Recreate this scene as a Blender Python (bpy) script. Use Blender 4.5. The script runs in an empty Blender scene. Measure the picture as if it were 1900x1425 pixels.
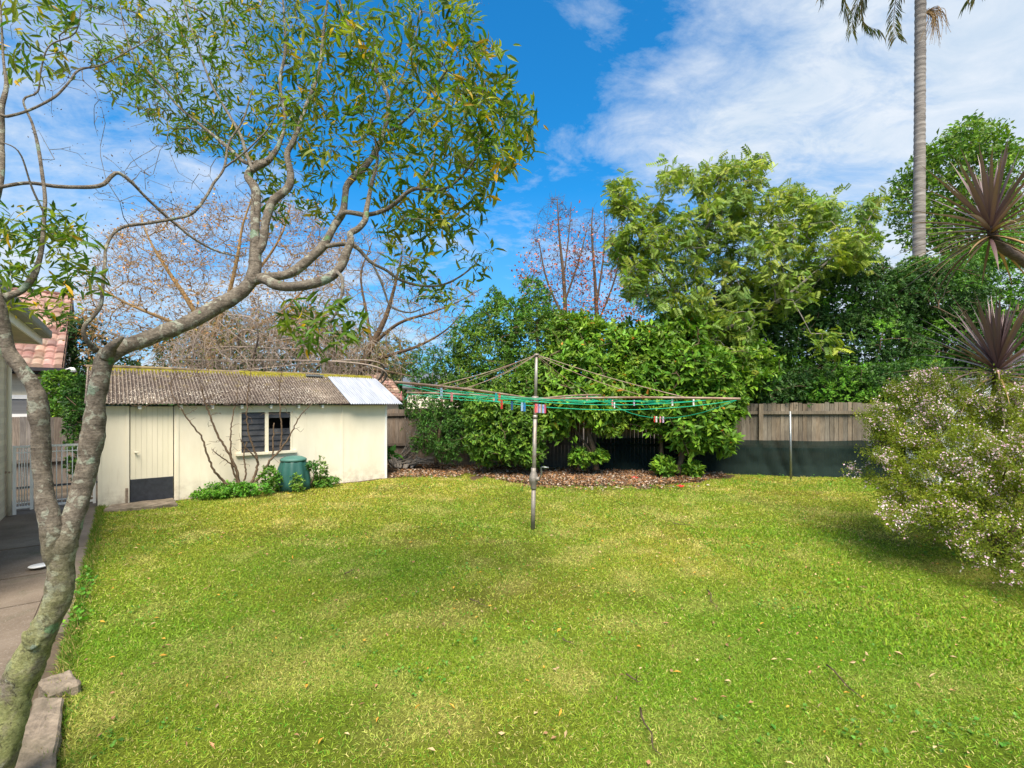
import bpy, math, random
import numpy as np
from mathutils import Vector, Matrix

random.seed(11)
rng = np.random.default_rng(11)
C = bpy.context.scene.collection
PI = math.pi
# ------------------------------------------------------------------ camera model
H, F, CX, HY = 1.75, 900.0, 950.0, 748.0       # eye height (m), focal length, centre and horizon of the 1900 px photo


def P(x, y, d):
    """world point at depth d seen at photo position x, y"""
    return np.array([(x - CX) / F * d, d, H - (y - HY) / F * d])


def G(x, y, z=0.0):
    d = F * (H - z) / (y - HY)
    return P(x, y, d)


V_ = np.array([.768, .640, 0.])      # the yard's two wall directions
U_ = np.array([-.640, .768, 0.])
UP = np.array([0., 0., 1.])


def nrm(a):
    return a / np.maximum(np.linalg.norm(a, axis=-1, keepdims=True), 1e-9)


# ------------------------------------------------------------------ noise
def _hash(ix, iy, iz, seed):
    h = (ix.astype(np.int64) * 374761393 + iy.astype(np.int64) * 668265263 + iz.astype(np.int64) * 2147483647 + seed * 1274126177) & 0x7fffffff
    h = ((h ^ (h >> 13)) * 1274126177) & 0x7fffffff
    return ((h ^ (h >> 16)) & 0xffff) / 65535.0


def vnoise(p, scale, seed=0):
    p = np.asarray(p, float) * scale
    i = np.floor(p).astype(np.int64)
    f = p - i
    f = f * f * (3 - 2 * f)
    out = 0
    for dx in (0, 1):
        for dy in (0, 1):
            for dz in (0, 1):
                w = (f[..., 0] if dx else 1 - f[..., 0]) * (f[..., 1] if dy else 1 - f[..., 1]) * (f[..., 2] if dz else 1 - f[..., 2])
                out = out + w * _hash(i[..., 0] + dx, i[..., 1] + dy, i[..., 2] + dz, seed)
    return out


def fbm(p, scale, seed=0, n=3):
    return sum(vnoise(p, scale * 2 ** k, seed + k) * .5 ** k for k in range(n)) / sum(.5 ** k for k in range(n))


# ------------------------------------------------------------------ mesh builder
class MB:
    def __init__(s):
        s.v, s.f, s.c, s.n = [], [], [], 0

    def add(s, V, faces, col=None):
        V = np.asarray(V, float).reshape(-1, 3)
        for f in faces:
            s.f.append(np.asarray(f, np.int64) + s.n)
        s.v.append(V)
        if col is None:
            col = (.5, .5, .5)
        col = np.asarray(col, float)
        if col.ndim == 1:
            col = np.tile(col, (len(V), 1))
        s.c.append(col)
        s.n += len(V)

    def box(s, lo, hi, M=None, col=None):
        x0, y0, z0 = lo
        x1, y1, z1 = hi
        V = np.array([[x0, y0, z0], [x1, y0, z0], [x1, y1, z0], [x0, y1, z0], [x0, y0, z1], [x1, y0, z1], [x1, y1, z1], [x0, y1, z1]], float)
        if M is not None:
            V = np.array([list(M @ Vector(v)) for v in V])
        s.add(V, [[[0, 3, 2, 1], [4, 5, 6, 7], [0, 1, 5, 4], [1, 2, 6, 5], [2, 3, 7, 6], [3, 0, 4, 7]]], col)

    def hexa(s, q, z0, z1, col=None):
        """prism on a quad footprint"""
        q = np.asarray(q, float)[:, :2]
        V = np.concatenate([np.c_[q, np.full(4, z0)], np.c_[q, np.full(4, z1)]])
        s.add(V, [[[3, 2, 1, 0], [4, 5, 6, 7], [0, 1, 5, 4], [1, 2, 6, 5], [2, 3, 7, 6], [3, 0, 4, 7]]], col)

    def tube(s, pts, rad, k=6, col=None, cap=True, flute=None):
        pts = np.asarray(pts, float)
        n = len(pts)
        rad = np.broadcast_to(np.asarray(rad, float), (n,))
        t = np.empty_like(pts)
        t[1:-1] = pts[2:] - pts[:-2]
        t[0] = pts[1] - pts[0]
        t[-1] = pts[-1] - pts[-2]
        t = nrm(t)
        ref = np.array([1., 0, 0]) if abs(t[0][0]) < .8 else np.array([0, 1., 0])
        a = np.cross(t[0], ref)
        a /= np.linalg.norm(a)
        A = np.empty_like(pts)
        for i in range(n):
            a = a - t[i] * np.dot(a, t[i])
            a = a / max(np.linalg.norm(a), 1e-9)
            A[i] = a
        B = np.cross(t, A)
        th = np.arange(k) / k * 2 * PI
        r = rad[:, None] * np.ones(k)[None]
        if flute is not None:
            r = r * flute(th)[None]
        V = pts[:, None] + (A[:, None] * np.cos(th)[None, :, None] + B[:, None] * np.sin(th)[None, :, None]) * r[..., None]
        i, j = np.meshgrid(np.arange(n - 1), np.arange(k), indexing='ij')
        j2 = (j + 1) % k
        q = np.stack([i * k + j, i * k + j2, (i + 1) * k + j2, (i + 1) * k + j], -1).reshape(-1, 4)
        fs = [q]
        if cap:
            fs += [np.arange(k)[::-1][None], (np.arange(k) + (n - 1) * k)[None]]
        s.add(V.reshape(-1, 3), fs, col)

    def lathe(s, base, prof, k=32, mod=None, col=None):
        th = np.arange(k) / k * 2 * PI
        n = len(prof)
        V = np.empty((n, k, 3))
        for i, (r, z) in enumerate(prof):
            rr = r * (np.ones(k) if mod is None else mod(th, i / (n - 1)))
            V[i, :, 0] = base[0] + rr * np.cos(th)
            V[i, :, 1] = base[1] + rr * np.sin(th)
            V[i, :, 2] = base[2] + z
        i, j = np.meshgrid(np.arange(n - 1), np.arange(k), indexing='ij')
        j2 = (j + 1) % k
        q = np.stack([i * k + j, i * k + j2, (i + 1) * k + j2, (i + 1) * k + j], -1).reshape(-1, 4)
        s.add(V.reshape(-1, 3), [q, np.arange(k)[::-1][None], (np.arange(k) + (n - 1) * k)[None]], col)

    def grid(s, V, col=None):
        """V: (n, m, 3)"""
        n, m = V.shape[:2]
        i, j = np.meshgrid(np.arange(n - 1), np.arange(m - 1), indexing='ij')
        q = np.stack([i * m + j, i * m + j + 1, (i + 1) * m + j + 1, (i + 1) * m + j], -1).reshape(-1, 4)
        s.add(V.reshape(-1, 3), [q], None if col is None else np.asarray(col).reshape(-1, 3))

    def build(s, name, mat, parent=None, smooth=False, local=False, attr=True):
        V = np.concatenate(s.v)
        if parent is not None and not local:
            o, p = np.zeros(3), parent
            while p is not None:
                o += np.array(p.location)
                p = p.parent
            V = V - o
        me = bpy.data.meshes.new(name)
        me.vertices.add(len(V))
        me.vertices.foreach_set('co', V.astype(np.float32).ravel())
        tot = np.concatenate([np.full(len(f), f.shape[1]) for f in s.f])
        li = np.concatenate([f.ravel() for f in s.f])
        me.loops.add(len(li))
        me.loops.foreach_set('vertex_index', li.astype(np.int32))
        me.polygons.add(len(tot))
        st = np.concatenate([[0], np.cumsum(tot)[:-1]])
        me.polygons.foreach_set('loop_start', st.astype(np.int32))
        me.polygons.foreach_set('use_smooth', np.full(len(tot), bool(smooth)))
        me.update(calc_edges=True)
        if attr:
            ca = me.color_attributes.new('Col', 'FLOAT_COLOR', 'POINT')
            c = np.concatenate(s.c)
            ca.data.foreach_set('color', np.c_[c, np.ones(len(c))].astype(np.float32).ravel())
        me.materials.append(mat)
        o = bpy.data.objects.new(name, me)
        C.objects.link(o)
        if parent is not None:
            o.parent = parent
        return o


def tag(o, label, cat, group=None):
    o['label'] = label
    o['category'] = cat
    if group:
        o['group'] = group
    return o


def thing(name, label, cat, loc=(0, 0, 0), rz=0.0, group=None):
    o = bpy.data.objects.new(name, None)
    C.objects.link(o)
    o.location = tuple(loc)
    o.rotation_euler = (0, 0, rz)
    return tag(o, label, cat, group)


# ------------------------------------------------------------------ materials
def new_mat(name):
    m = bpy.data.materials.new(name)
    m.use_nodes = True
    nt = m.node_tree
    return m, nt, nt.nodes, nt.links, nt.nodes['Principled BSDF']


def ramp(nt, fac, stops):
    r = nt.nodes.new('ShaderNodeValToRGB')
    e = r.color_ramp.elements
    while len(e) < len(stops):
        e.new(.5)
    for i, (p, c) in enumerate(stops):
        e[i].position = p
        e[i].color = (*c, 1) if len(c) == 3 else c
    nt.links.new(fac, r.inputs[0])
    return r.outputs[0]


def noise_tex(nt, scale, detail=4, rough=.55, vec=None, dist=0.0):
    n = nt.nodes.new('ShaderNodeTexNoise')
    n.inputs['Scale'].default_value = scale
    n.inputs['Detail'].default_value = detail
    n.inputs['Roughness'].default_value = rough
    n.inputs['Distortion'].default_value = dist
    if vec is not None:
        nt.links.new(vec, n.inputs['Vector'])
    return n.outputs['Fac']


def obj_vec(nt, scale=(1, 1, 1)):
    t = nt.nodes.new('ShaderNodeTexCoord')
    m = nt.nodes.new('ShaderNodeMapping')
    m.inputs['Scale'].default_value = scale
    nt.links.new(t.outputs['Object'], m.inputs['Vector'])
    return m.outputs['Vector']


def mix(nt, fac, a, b, typ='MIX'):
    m = nt.nodes.new('ShaderNodeMix')
    m.data_type = 'RGBA'
    m.blend_type = typ
    for sock, v in ((m.inputs[0], fac), (m.inputs[6], a), (m.inputs[7], b)):
        if isinstance(v, (int, float)):
            sock.default_value = v
        elif isinstance(v, tuple):
            sock.default_value = (*v, 1)
        else:
            nt.links.new(v, sock)
    return m.outputs[2]


def bump(nt, h, strength=.4, dist=.01):
    b = nt.nodes.new('ShaderNodeBump')
    b.inputs['Strength'].default_value = strength
    b.inputs['Distance'].default_value = dist
    nt.links.new(h, b.inputs['Height'])
    nt.links.new(b.outputs[0], nt.nodes['Principled BSDF'].inputs['Normal'])


def plain(name, col, rough=.6, metal=0.0, var=.25, scale=8, bumps=0.0, spec=.4, stretch=(1, 1, 1), grime=None):
    m, nt, N, L, b = new_mat(name)
    v = obj_vec(nt, stretch)
    n = noise_tex(nt, scale, 6, .6, v)
    lo = tuple(c * (1 - var) for c in col)
    hi = tuple(min(1, c * (1 + var)) for c in col)
    c = ramp(nt, n, [(.3, lo), (.7, hi)])
    if grime:
        g = ramp(nt, noise_tex(nt, scale * .35, 8, .7, v), [(.45, (0, 0, 0)), (.7, (1, 1, 1))])
        c = mix(nt, g, c, grime)
    L.new(c, b.inputs['Base Color'])
    b.inputs['Roughness'].default_value = rough
    b.inputs['Metallic'].default_value = metal
    b.inputs['Specular IOR Level'].default_value = spec
    if bumps:
        bump(nt, noise_tex(nt, scale * 4, 6, .7, v), bumps, .01)
    return m


def leaf_mat(name, rough=.45, spec=.35, trans=.25, gain=1.0):
    m, nt, N, L, b = new_mat(name)
    a = N.new('ShaderNodeAttribute')
    a.attribute_name = 'Col'
    c = a.outputs['Color']
    if gain != 1:
        c = mix(nt, 1.0, c, (gain, gain, gain), 'MULTIPLY')
    L.new(c, b.inputs['Base Color'])
    b.inputs['Roughness'].default_value = rough
    b.inputs['Specular IOR Level'].default_value = spec
    if trans > 0:
        t = N.new('ShaderNodeBsdfTranslucent')
        tc = mix(nt, 1.0, c, (1.3, 1.4, .7), 'MULTIPLY')
        L.new(tc, t.inputs['Color'])
        ms = N.new('ShaderNodeMixShader')
        ms.inputs[0].default_value = trans
        L.new(b.outputs[0], ms.inputs[1])
        L.new(t.outputs[0], ms.inputs[2])
        L.new(ms.outputs[0], N['Material Output'].inputs['Surface'])
    return m


def bark_mat(name, dark, light, scale=6, lichen=None, moss=None, band=False):
    m, nt, N, L, b = new_mat(name)
    v = obj_vec(nt)
    n1 = noise_tex(nt, scale * 4, 10, .7, v)
    c = ramp(nt, n1, [(.3, dark), (.7, light)])
    if band:
        vb = obj_vec(nt, (4, 4, 60))
        nb_ = noise_tex(nt, 1.4, 5, .65, vb, .3)
        c = mix(nt, ramp(nt, nb_, [(.52, (0, 0, 0)), (.66, (.55, .55, .55))]), c, tuple(x * .55 for x in dark))
    if lichen:
        n2 = noise_tex(nt, scale * 3.2, 7, .6, v, .35)
        c = mix(nt, ramp(nt, n2, [(.56, (0, 0, 0)), (.60, (.7, .7, .7))]), c, lichen)
    if moss:
        # yellow green algae film on the lower trunk, broken up by dark fissures
        sx = N.new('ShaderNodeSeparateXYZ')
        L.new(v, sx.inputs[0])
        mr = N.new('ShaderNodeMapRange')
        mr.inputs[1].default_value, mr.inputs[2].default_value = 1.25, .55
        L.new(sx.outputs['Z'], mr.inputs[0])
        a = mix(nt, 1.0, ramp(nt, noise_tex(nt, scale * 1.3, 8, .65, v, .3), [(.36, (0, 0, 0)), (.52, (.85, .85, .85))]), mr.outputs[0], 'MULTIPLY')
        c = mix(nt, a, c, ramp(nt, noise_tex(nt, 40, 5, .7, v), [(.3, (.22, .245, .07)), (.7, (.44, .46, .19))]))
        vo = N.new('ShaderNodeTexVoronoi')
        vo.inputs['Scale'].default_value = scale * 1.5
        wv = N.new('ShaderNodeVectorMath')
        wv.operation = 'ADD'
        nn = N.new('ShaderNodeTexNoise')
        nn.inputs['Scale'].default_value = 30
        nn.inputs['Detail'].default_value = 5
        L.new(v, nn.inputs['Vector'])
        sc_ = N.new('ShaderNodeVectorMath')
        sc_.operation = 'SCALE'
        sc_.inputs[3].default_value = .05
        L.new(nn.outputs['Color'], sc_.inputs[0])
        L.new(v, wv.inputs[0])
        L.new(sc_.outputs[0], wv.inputs[1])
        L.new(wv.outputs[0], vo.inputs['Vector'])
        spot = ramp(nt, vo.outputs['Distance'], [(.20, (1, 1, 1)), (.26, (0, 0, 0))])
        pick = N.new('ShaderNodeSeparateColor')
        L.new(vo.outputs['Color'], pick.inputs[0])
        spot = mix(nt, 1.0, spot, ramp(nt, pick.outputs[0], [(.30, (0, 0, 0)), (.34, (.85, .85, .85))]), 'MULTIPLY')
        sc2 = ramp(nt, pick.outputs[1], [(.3, moss), (.7, tuple(min(1, .4 * a_ + .28) for a_ in moss))])
        c = mix(nt, spot, c, mix(nt, ramp(nt, noise_tex(nt, 55, 4, .7, v), [(.35, (0, 0, 0)), (.65, (.6, .6, .6))]), sc2, tuple(.55 * a_ for a_ in moss)))
        fis = ramp(nt, noise_tex(nt, 34, 8, .75, obj_vec(nt, (1.2, 1.2, .5)), .8), [(.38, (.9, .9, .9)), (.46, (0, 0, 0))])
        c = mix(nt, mix(nt, 1.0, fis, mr.outputs[0], 'MULTIPLY'), c, (.045, .038, .028))
        c = mix(nt, 1.0, c, ramp(nt, noise_tex(nt, 85, 6, .8, obj_vec(nt, (1, 1, 1.6))), [(.32, (.42, .42, .42)), (.5, (1, 1, 1)), (.68, (1.35, 1.35, 1.35))]), 'MULTIPLY')
    L.new(c, b.inputs['Base Color'])
    b.inputs['Roughness'].default_value = .9
    b.inputs['Specular IOR Level'].default_value = .15
    bump(nt, noise_tex(nt, scale * 9, 10, .8, v), 1.0, .018)
    return m


M = {}
M['leaf_gloss'] = leaf_mat('glossy leaf', .45, .22, .24)
M['leaf_soft'] = leaf_mat('soft leaf', .5, .3, .3)
M['leaf_thin'] = leaf_mat('thin leaf', .5, .3, .42)
M['grass'] = leaf_mat('grass blade', .6, .2, .3)
M['leaf_matte'] = leaf_mat('matte needle leaf', .8, .08, .3)
M['dry'] = leaf_mat('dry leaf', .8, .15, .1)
M['petal'] = leaf_mat('petal', .6, .2, .3)
M['bark_hero'] = bark_mat('lichen bark', (.10, .08, .062), (.32, .275, .215), 6, (.42, .43, .34), (.17, .34, .14), True)
M['bark_twig'] = bark_mat('grey twig bark', (.13, .11, .09), (.33, .29, .235), 8, (.34, .35, .27))
M['bark_brown'] = bark_mat('brown bark', (.07, .045, .03), (.19, .135, .09), 7)
M['bark_orange'] = bark_mat('tan twig bark', (.20, .125, .055), (.42, .285, .14), 5)
M['bark_grey'] = bark_mat('pale grey bark', (.17, .15, .13), (.36, .32, .28), 5)
M['bark_lilac'] = bark_mat('faded twig bark', (.19, .145, .11), (.40, .33, .27), 5)

# ------------------------------------------------------------------ leaf templates
T_KITE = (np.array([[0, 0, 0], [.5, .48, .10], [0, 1, -.06], [-.5, .48, .10]]), [np.array([[0, 1, 2], [0, 2, 3]])])
T_LANCE = (np.array([[0, 0, 0], [-.42, .3, .05], [0, .33, 0], [.42, .3, .05], [-.36, .68, .0], [0, .7, -.05], [.36, .68, .0], [0, 1, -.16]]),
           [np.array([[0, 2, 1], [0, 3, 2], [4, 5, 7], [5, 6, 7]]), np.array([[1, 2, 5, 4], [2, 3, 6, 5]])])
T_BLADE = (np.array([[-.5, 0, 0], [.5, 0, 0], [.42, .55, .10], [-.42, .55, .10], [0, 1, .0]]), [np.array([[0, 1, 2, 3]]), np.array([[3, 2, 4]])])


def pinnate_template(pairs=5):
    V, Fs = [], []
    for i in range(pairs):
        y = .18 + .78 * i / (pairs - 1)
        for s in (-1, 1):
            b = np.array([0, y, -.25 * y * y])
            d = nrm(np.array([s * .8, .45, -.42]))
            side = nrm(np.cross(d, [0, 0, 1.]))
            l, w = .38 * (1 - .35 * abs(y - .55)), .098
            o = len(V)
            V += [b, b + d * l * .5 + side * w, b + d * l - np.array([0, 0, .05]), b + d * l * .5 - side * w]
            Fs += [[o, o + 1, o + 2], [o, o + 2, o + 3]]
    return np.array(V), [np.array(Fs)]


T_PINN = pinnate_template()


def scatter(mb, tm, pos, d, n, L, W, col):
    tv, tf = tm
    N_, k = len(pos), len(tv)
    if N_ == 0:
        return
    y = nrm(d)
    x = nrm(np.cross(y, n))
    z = np.cross(x, y)
    L = np.broadcast_to(L, (N_,))[:, None, None]
    W = np.broadcast_to(W, (N_,))[:, None, None]
    Vv = pos[:, None] + tv[None, :, 0:1] * W * x[:, None] + tv[None, :, 1:2] * L * y[:, None] + tv[None, :, 2:3] * L * z[:, None]
    off = (np.arange(N_) * k)[:, None, None]
    mb.add(Vv.reshape(-1, 3), [(f[None] + off).reshape(-1, f.shape[1]) for f in tf], np.repeat(col, k, axis=0))


def rdir(n):
    return nrm(rng.normal(size=(n, 3)))


def rosettes(mb, tm, pos, axis, k, L, W, col, lo=35, hi=85, jit=.012, droop=0.0, lvar=.25, cvar=.18, old=None):
    """k leaves round each tip"""
    n = len(pos)
    if n == 0:
        return
    ax = np.repeat(nrm(axis), k, 0)
    p = np.repeat(pos, k, 0) + rng.normal(size=(n * k, 3)) * jit
    q = rdir(n * k)
    q = nrm(q - ax * (q * ax).sum(-1, keepdims=True))
    al = np.radians(rng.uniform(lo, hi, n * k))[:, None]
    d = ax * np.cos(al) + q * np.sin(al)
    d[:, 2] -= droop
    c = np.repeat(np.asarray(col), k, 0) if np.ndim(col) == 2 else np.tile(col, (n * k, 1))
    c = c * (1 + rng.normal(size=(n * k, 1)) * cvar)
    c[:, 0] *= 1 + rng.normal(size=n * k) * cvar * .6
    if old:
        m = rng.random(n * k) < old[0]
        c[m] = np.array(old[1]) * rng.uniform(.7, 1.3, (m.sum(), 1))
    ll = L * (1 + rng.normal(size=n * k) * lvar).clip(.45, 1.7)
    scatter(mb, tm, p, d, ax * .8 + UP * .4 + rng.normal(size=(n * k, 3)) * .2, ll, ll * (W / L), c.clip(.004, .95))


def palette(n, cols, w=None):
    cols = np.asarray(cols)
    i = rng.choice(len(cols), n, p=w)
    return cols[i] * rng.uniform(.8, 1.2, (n, 1))


# ------------------------------------------------------------------ branch growth
def resample(pts, step):
    """Catmull-Rom through rows (x, y, z, r)"""
    pts = np.asarray(pts, float)
    if len(pts) < 3:
        n = max(2, int(np.linalg.norm(pts[-1, :3] - pts[0, :3]) / step) + 1)
        t = np.linspace(0, 1, n)[:, None]
        return pts[0] * (1 - t) + pts[-1] * t
    e = np.vstack([2 * pts[0] - pts[1], pts, 2 * pts[-1] - pts[-2]])
    out = []
    for i in range(len(pts) - 1):
        p0, p1, p2, p3 = e[i:i + 4]
        n = max(1, int(np.ceil(np.linalg.norm(p2[:3] - p1[:3]) / step)))
        for t in np.arange(n) / n:
            out.append(.5 * ((2 * p1) + (-p0 + p2) * t + (2 * p0 - 5 * p1 + 4 * p2 - p3) * t * t + (-p0 + 3 * p1 - 3 * p2 + p3) * t ** 3))
    out.append(pts[-1])
    out = np.array(out)
    out[:, 3] = out[:, 3].clip(min(pts[:, 3]) * .8)
    return out


def px_line(rows, default_d=None):
    """rows (px, py, depth, radius in px) -> rows (x, y, z, r)"""
    return np.array([[*P(x, y, d), r * d / F] for x, y, d, r in rows])


def grow(skel, tips, step=.1, r0=.0016, pw=.42, wob=.12, rise=0.0, back=.25):
    """join every tip to the branch nearest to it; returns paths, radii and the tips' directions"""
    nodes = [np.asarray(s)[:, :3] for s in skel]
    pos = list(np.concatenate(nodes))
    par = [-1] * len(pos)
    nsk = len(pos)
    A = np.empty((len(pos) + len(tips) * 14, 3))
    A[:len(pos)] = pos
    par = np.full(len(A), -1)
    n = len(pos)
    S = A[:n]
    d0 = np.array([np.min(((S - t) ** 2).sum(-1)) for t in tips])
    paths, tipdir, order = [], np.zeros((len(tips), 3)), np.argsort(d0)
    for ti in order:
        t = tips[ti]
        d2 = ((A[:n] - t) ** 2).sum(-1)
        d2 = d2 + back * np.maximum(0, A[:n, 2] - t[2]) ** 2 * 4
        j = int(np.argmin(d2))
        a = A[j]
        L_ = np.linalg.norm(t - a)
        k = int(np.clip(L_ / step, 2, 12))
        s = np.linspace(0, 1, k + 1)[1:, None]
        w = rng.normal(size=3) * L_ * wob
        w[2] += rise * L_
        if par[j] >= 0:
            pd = A[j] - A[par[j]]
            w = w + pd / max(np.linalg.norm(pd), 1e-6) * L_ * .22
        pts = a + (t - a) * s + w * (s * (1 - s) * 2.2) + rng.normal(size=(k, 3)) * L_ * .02
        pts[-1] = t
        idx = [j]
        for p in pts:
            A[n] = p
            par[n] = idx[-1]
            idx.append(n)
            n += 1
        paths.append(idx)
        tipdir[ti] = pts[-1] - (pts[-2] if k > 1 else a)
    cnt = np.ones(n)
    has = np.zeros(n, bool)
    for i in range(n - 1, nsk - 1, -1):
        c = cnt[i] if has[i] else 1
        cnt[i] = c
        p = par[i]
        if has[p]:
            cnt[p] += c
        else:
            cnt[p] = c
            has[p] = True
    R = r0 * cnt ** pw
    out = []
    for idx in paths:
        r = R[idx].copy()
        r[0] = r[1]
        r[-1] *= .6
        out.append((A[idx], r))
    return out, nrm(tipdir)


def in_poly(pts, poly):
    x, y = pts[:, 0], pts[:, 1]
    ins = np.zeros(len(pts), bool)
    m = len(poly)
    for i in range(m):
        x0, y0 = poly[i]
        x1, y1 = poly[(i + 1) % m]
        c = ((y0 > y) != (y1 > y)) & (x < (x1 - x0) * (y - y0) / (y1 - y0 + 1e-12) + x0)
        ins ^= c
    return ins


def zone_tips(poly, n, d0, d1):
    """n points in the volume behind a photo outline, between two depths"""
    poly = np.array(poly, float)
    out = []
    while len(out) < n:
        q = rng.uniform(poly.min(0), poly.max(0), (n * 3, 2))
        q = q[in_poly(q, poly)]
        out += list(q)
    q = np.array(out[:n])
    d = rng.uniform(d0, d1, n)
    return np.stack([(q[:, 0] - CX) / F * d, d, H - (q[:, 1] - HY) / F * d], -1)


def lobe(x, y, d, rx, ry, rd):
    return (P(x, y, d), np.array([rx * d / F, rd, ry * d / F]))


def lobe_pts(lobes, n, rmin=.8, rmax=1.05, rough=.28, freq=1.6, cull=.72, zmin=.05, seed=0):
    c = np.array([l[0] for l in lobes])
    r = np.array([l[1] for l in lobes])
    area = (r[:, 0] * r[:, 1] + r[:, 0] * r[:, 2] + r[:, 1] * r[:, 2])
    P_, N_ = [], []
    got = 0
    while got < n:
        k = n * 2
        i = rng.choice(len(lobes), k, p=area / area.sum())
        u = rdir(k)
        s = rng.uniform(rmin, rmax, k)
        p0 = c[i] + u * r[i]
        s = s * (1 - rough + 2 * rough * fbm(p0, freq, seed, 2))
        p = c[i] + u * r[i] * s[:, None]
        ok = p[:, 2] > zmin
        q = (((p[:, None] - c[None]) / r[None]) ** 2).sum(-1)
        q[np.arange(k), i] = 9
        ok &= q.min(1) > cull ** 2
        P_.append(p[ok])
        N_.append(nrm(u[ok] / r[i][ok]))
        got += ok.sum()
    return np.concatenate(P_)[:n], np.concatenate(N_)[:n]


def leafy(name, label, cat, base, lobes, n, k, L, W, cols, w=None, mat='leaf_gloss', tm=T_KITE, trunks=(), bark='bark_brown', inner=.35, twigs=140, group=None,
          up=.5, lo=35, hi=85, droop=0.0, rough=.40, freq=2.0, tr=.006, old=None, zmin=.05, seed=0, patch=None, cull=.72, rmin=.8, loose=0):
    t = thing(name, label, cat, base, group=group)
    pos, nm = lobe_pts(lobes, n, rmin, 1.05, rough, freq, cull, zmin, seed)
    mb = MB()
    c = palette(n, cols, w)
    if patch is not None:     # patches of young, paler growth
        f = np.clip((fbm(pos, patch[1], seed + 5, 2) - patch[2]) * 6, 0, 1)[:, None]
        c = c * (1 - f) + np.array(patch[0]) * rng.uniform(.75, 1.25, (n, 1)) * f
    ax = nm * .8 + UP * up + rng.normal(size=(n, 3)) * .35
    rosettes(mb, tm, pos, ax, k, L, W, c, lo, hi, L * .18, droop, old=old)
    ni = int(n * inner)
    if ni:
        pi_, nn = lobe_pts(lobes, ni, .45, .85, .2, freq, .3, zmin, seed + 1)
        rosettes(mb, tm, pi_, nn + rng.normal(size=(ni, 3)), k, L * 1.25, W * 1.4, palette(ni, cols, w), 40, 90, L * .5)
    if loose:                 # shoots standing proud of the outline
        pl, nl = lobe_pts(lobes, loose, 1.05, 1.3, rough, freq, 1.0, zmin, seed + 2)
        rosettes(mb, tm, pl, nl + UP * up, k, L, W, palette(loose, cols, w), lo, hi, L * .4, droop)
    mb.build('crown', M[mat], t)
    tb = MB()
    sk = [resample(s, .12) for s in trunks]
    for s in sk:
        tb.tube(s[:, :3], s[:, 3], 9)
    if len(sk) and twigs:
        sub = pos[rng.choice(n, twigs, replace=False)]
        if loose:
            sub = np.concatenate([sub, pl])
        for pts, r in grow(sk, sub, .18, tr, .4, .1)[0]:
            tb.tube(pts, r, 5, cap=False)
    if len(sk):
        tb.build('trunk', M[bark], t, True)
    return t


exec_parts = []
# ================================================================== sky and light
def make_world():
    w = bpy.data.worlds.new('World')
    bpy.context.scene.world = w
    w.use_nodes = True
    nt = w.node_tree
    N, L = nt.nodes, nt.links
    bg = N['Background']
    sky = N.new('ShaderNodeTexSky')
    sky.sky_type = 'NISHITA'
    sky.sun_disc = False
    sky.sun_elevation = math.radians(SUN_EL)
    sky.sun_rotation = math.radians(SUN_AZ)
    sky.air_density = 1.0
    sky.dust_density = .3
    sky.ozone_density = 3.0
    blue = mix(nt, 1.0, sky.outputs[0], (.12, .88, 1.26), 'MULTIPLY')
    tc = N.new('ShaderNodeTexCoord')
    sp = N.new('ShaderNodeSeparateXYZ')
    L.new(tc.outputs['Generated'], sp.inputs[0])

    def mth(op, a, b):
        m = N.new('ShaderNodeMath')
        m.operation = op
        for s, v in zip(m.inputs, (a, b)):
            if isinstance(v, (int, float)):
                s.default_value = v
            else:
                L.new(v, s)
        return m.outputs[0]
    zz = mth('ADD', mth('MAXIMUM', sp.outputs['Z'], 0.0), .22)
    cb = N.new('ShaderNodeCombineXYZ')
    L.new(mth('DIVIDE', sp.outputs['X'], zz), cb.inputs[0])
    L.new(mth('DIVIDE', sp.outputs['Y'], zz), cb.inputs[1])
    mp = N.new('ShaderNodeMapping')
    mp.inputs['Location'].default_value = (3.7, 1.15, 0.4)
    mp.inputs['Rotation'].default_value = (0, 0, -.45)
    mp.inputs['Scale'].default_value = (1.0, 1.5, 1)
    L.new(cb.outputs[0], mp.inputs['Vector'])
    n1 = noise_tex(nt, 1.25, 10, .66, mp.outputs[0], .35)
    n2 = noise_tex(nt, 5.0, 8, .65, mp.outputs[0], .6)
    n = mth('ADD', mth('MULTIPLY', n1, .72), mth('MULTIPLY', n2, .28))
    # more cloud towards the right and to the far left, less overhead in the middle
    bx = mth('MULTIPLY', mth('ABSOLUTE', mth('ADD', sp.outputs['X'], .02), 0), .36)
    n = mth('ADD', n, mth('ADD', mth('MULTIPLY', sp.outputs['X'], .075), mth('SUBTRACT', bx, .035)))
    fac = ramp(nt, n, [(.49, (0, 0, 0)), (.59, (.40, .40, .40)), (.74, (.92, .92, .92))])
    ccol = ramp(nt, n2, [(.3, (3.2, 3.95, 4.75)), (.7, (4.7, 5.0, 5.35))])
    haze = ramp(nt, sp.outputs['Z'], [(0.0, (.8, .8, .8)), (.40, (0, 0, 0))])
    base = mix(nt, haze, blue, (1.5, 2.75, 4.6))
    L.new(mix(nt, fac, base, ccol), bg.inputs['Color'])
    bg.inputs['Strength'].default_value = SKY_STR


SUN_EL, SUN_AZ, SKY_STR = 57, 179, .10
make_world()
el, az = math.radians(SUN_EL), math.radians(SUN_AZ)
to_sun = Vector((math.sin(az) * math.cos(el), math.cos(az) * math.cos(el), math.sin(el)))
ld = bpy.data.lights.new('sun', 'SUN')
ld.energy = 4.8
ld.angle = math.radians(34)
ld.color = (1.0, .89, .73)
lo = bpy.data.objects.new('sun', ld)
lo.rotation_euler = (-to_sun).to_track_quat('-Z', 'Y').to_euler()
C.objects.link(lo)

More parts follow.
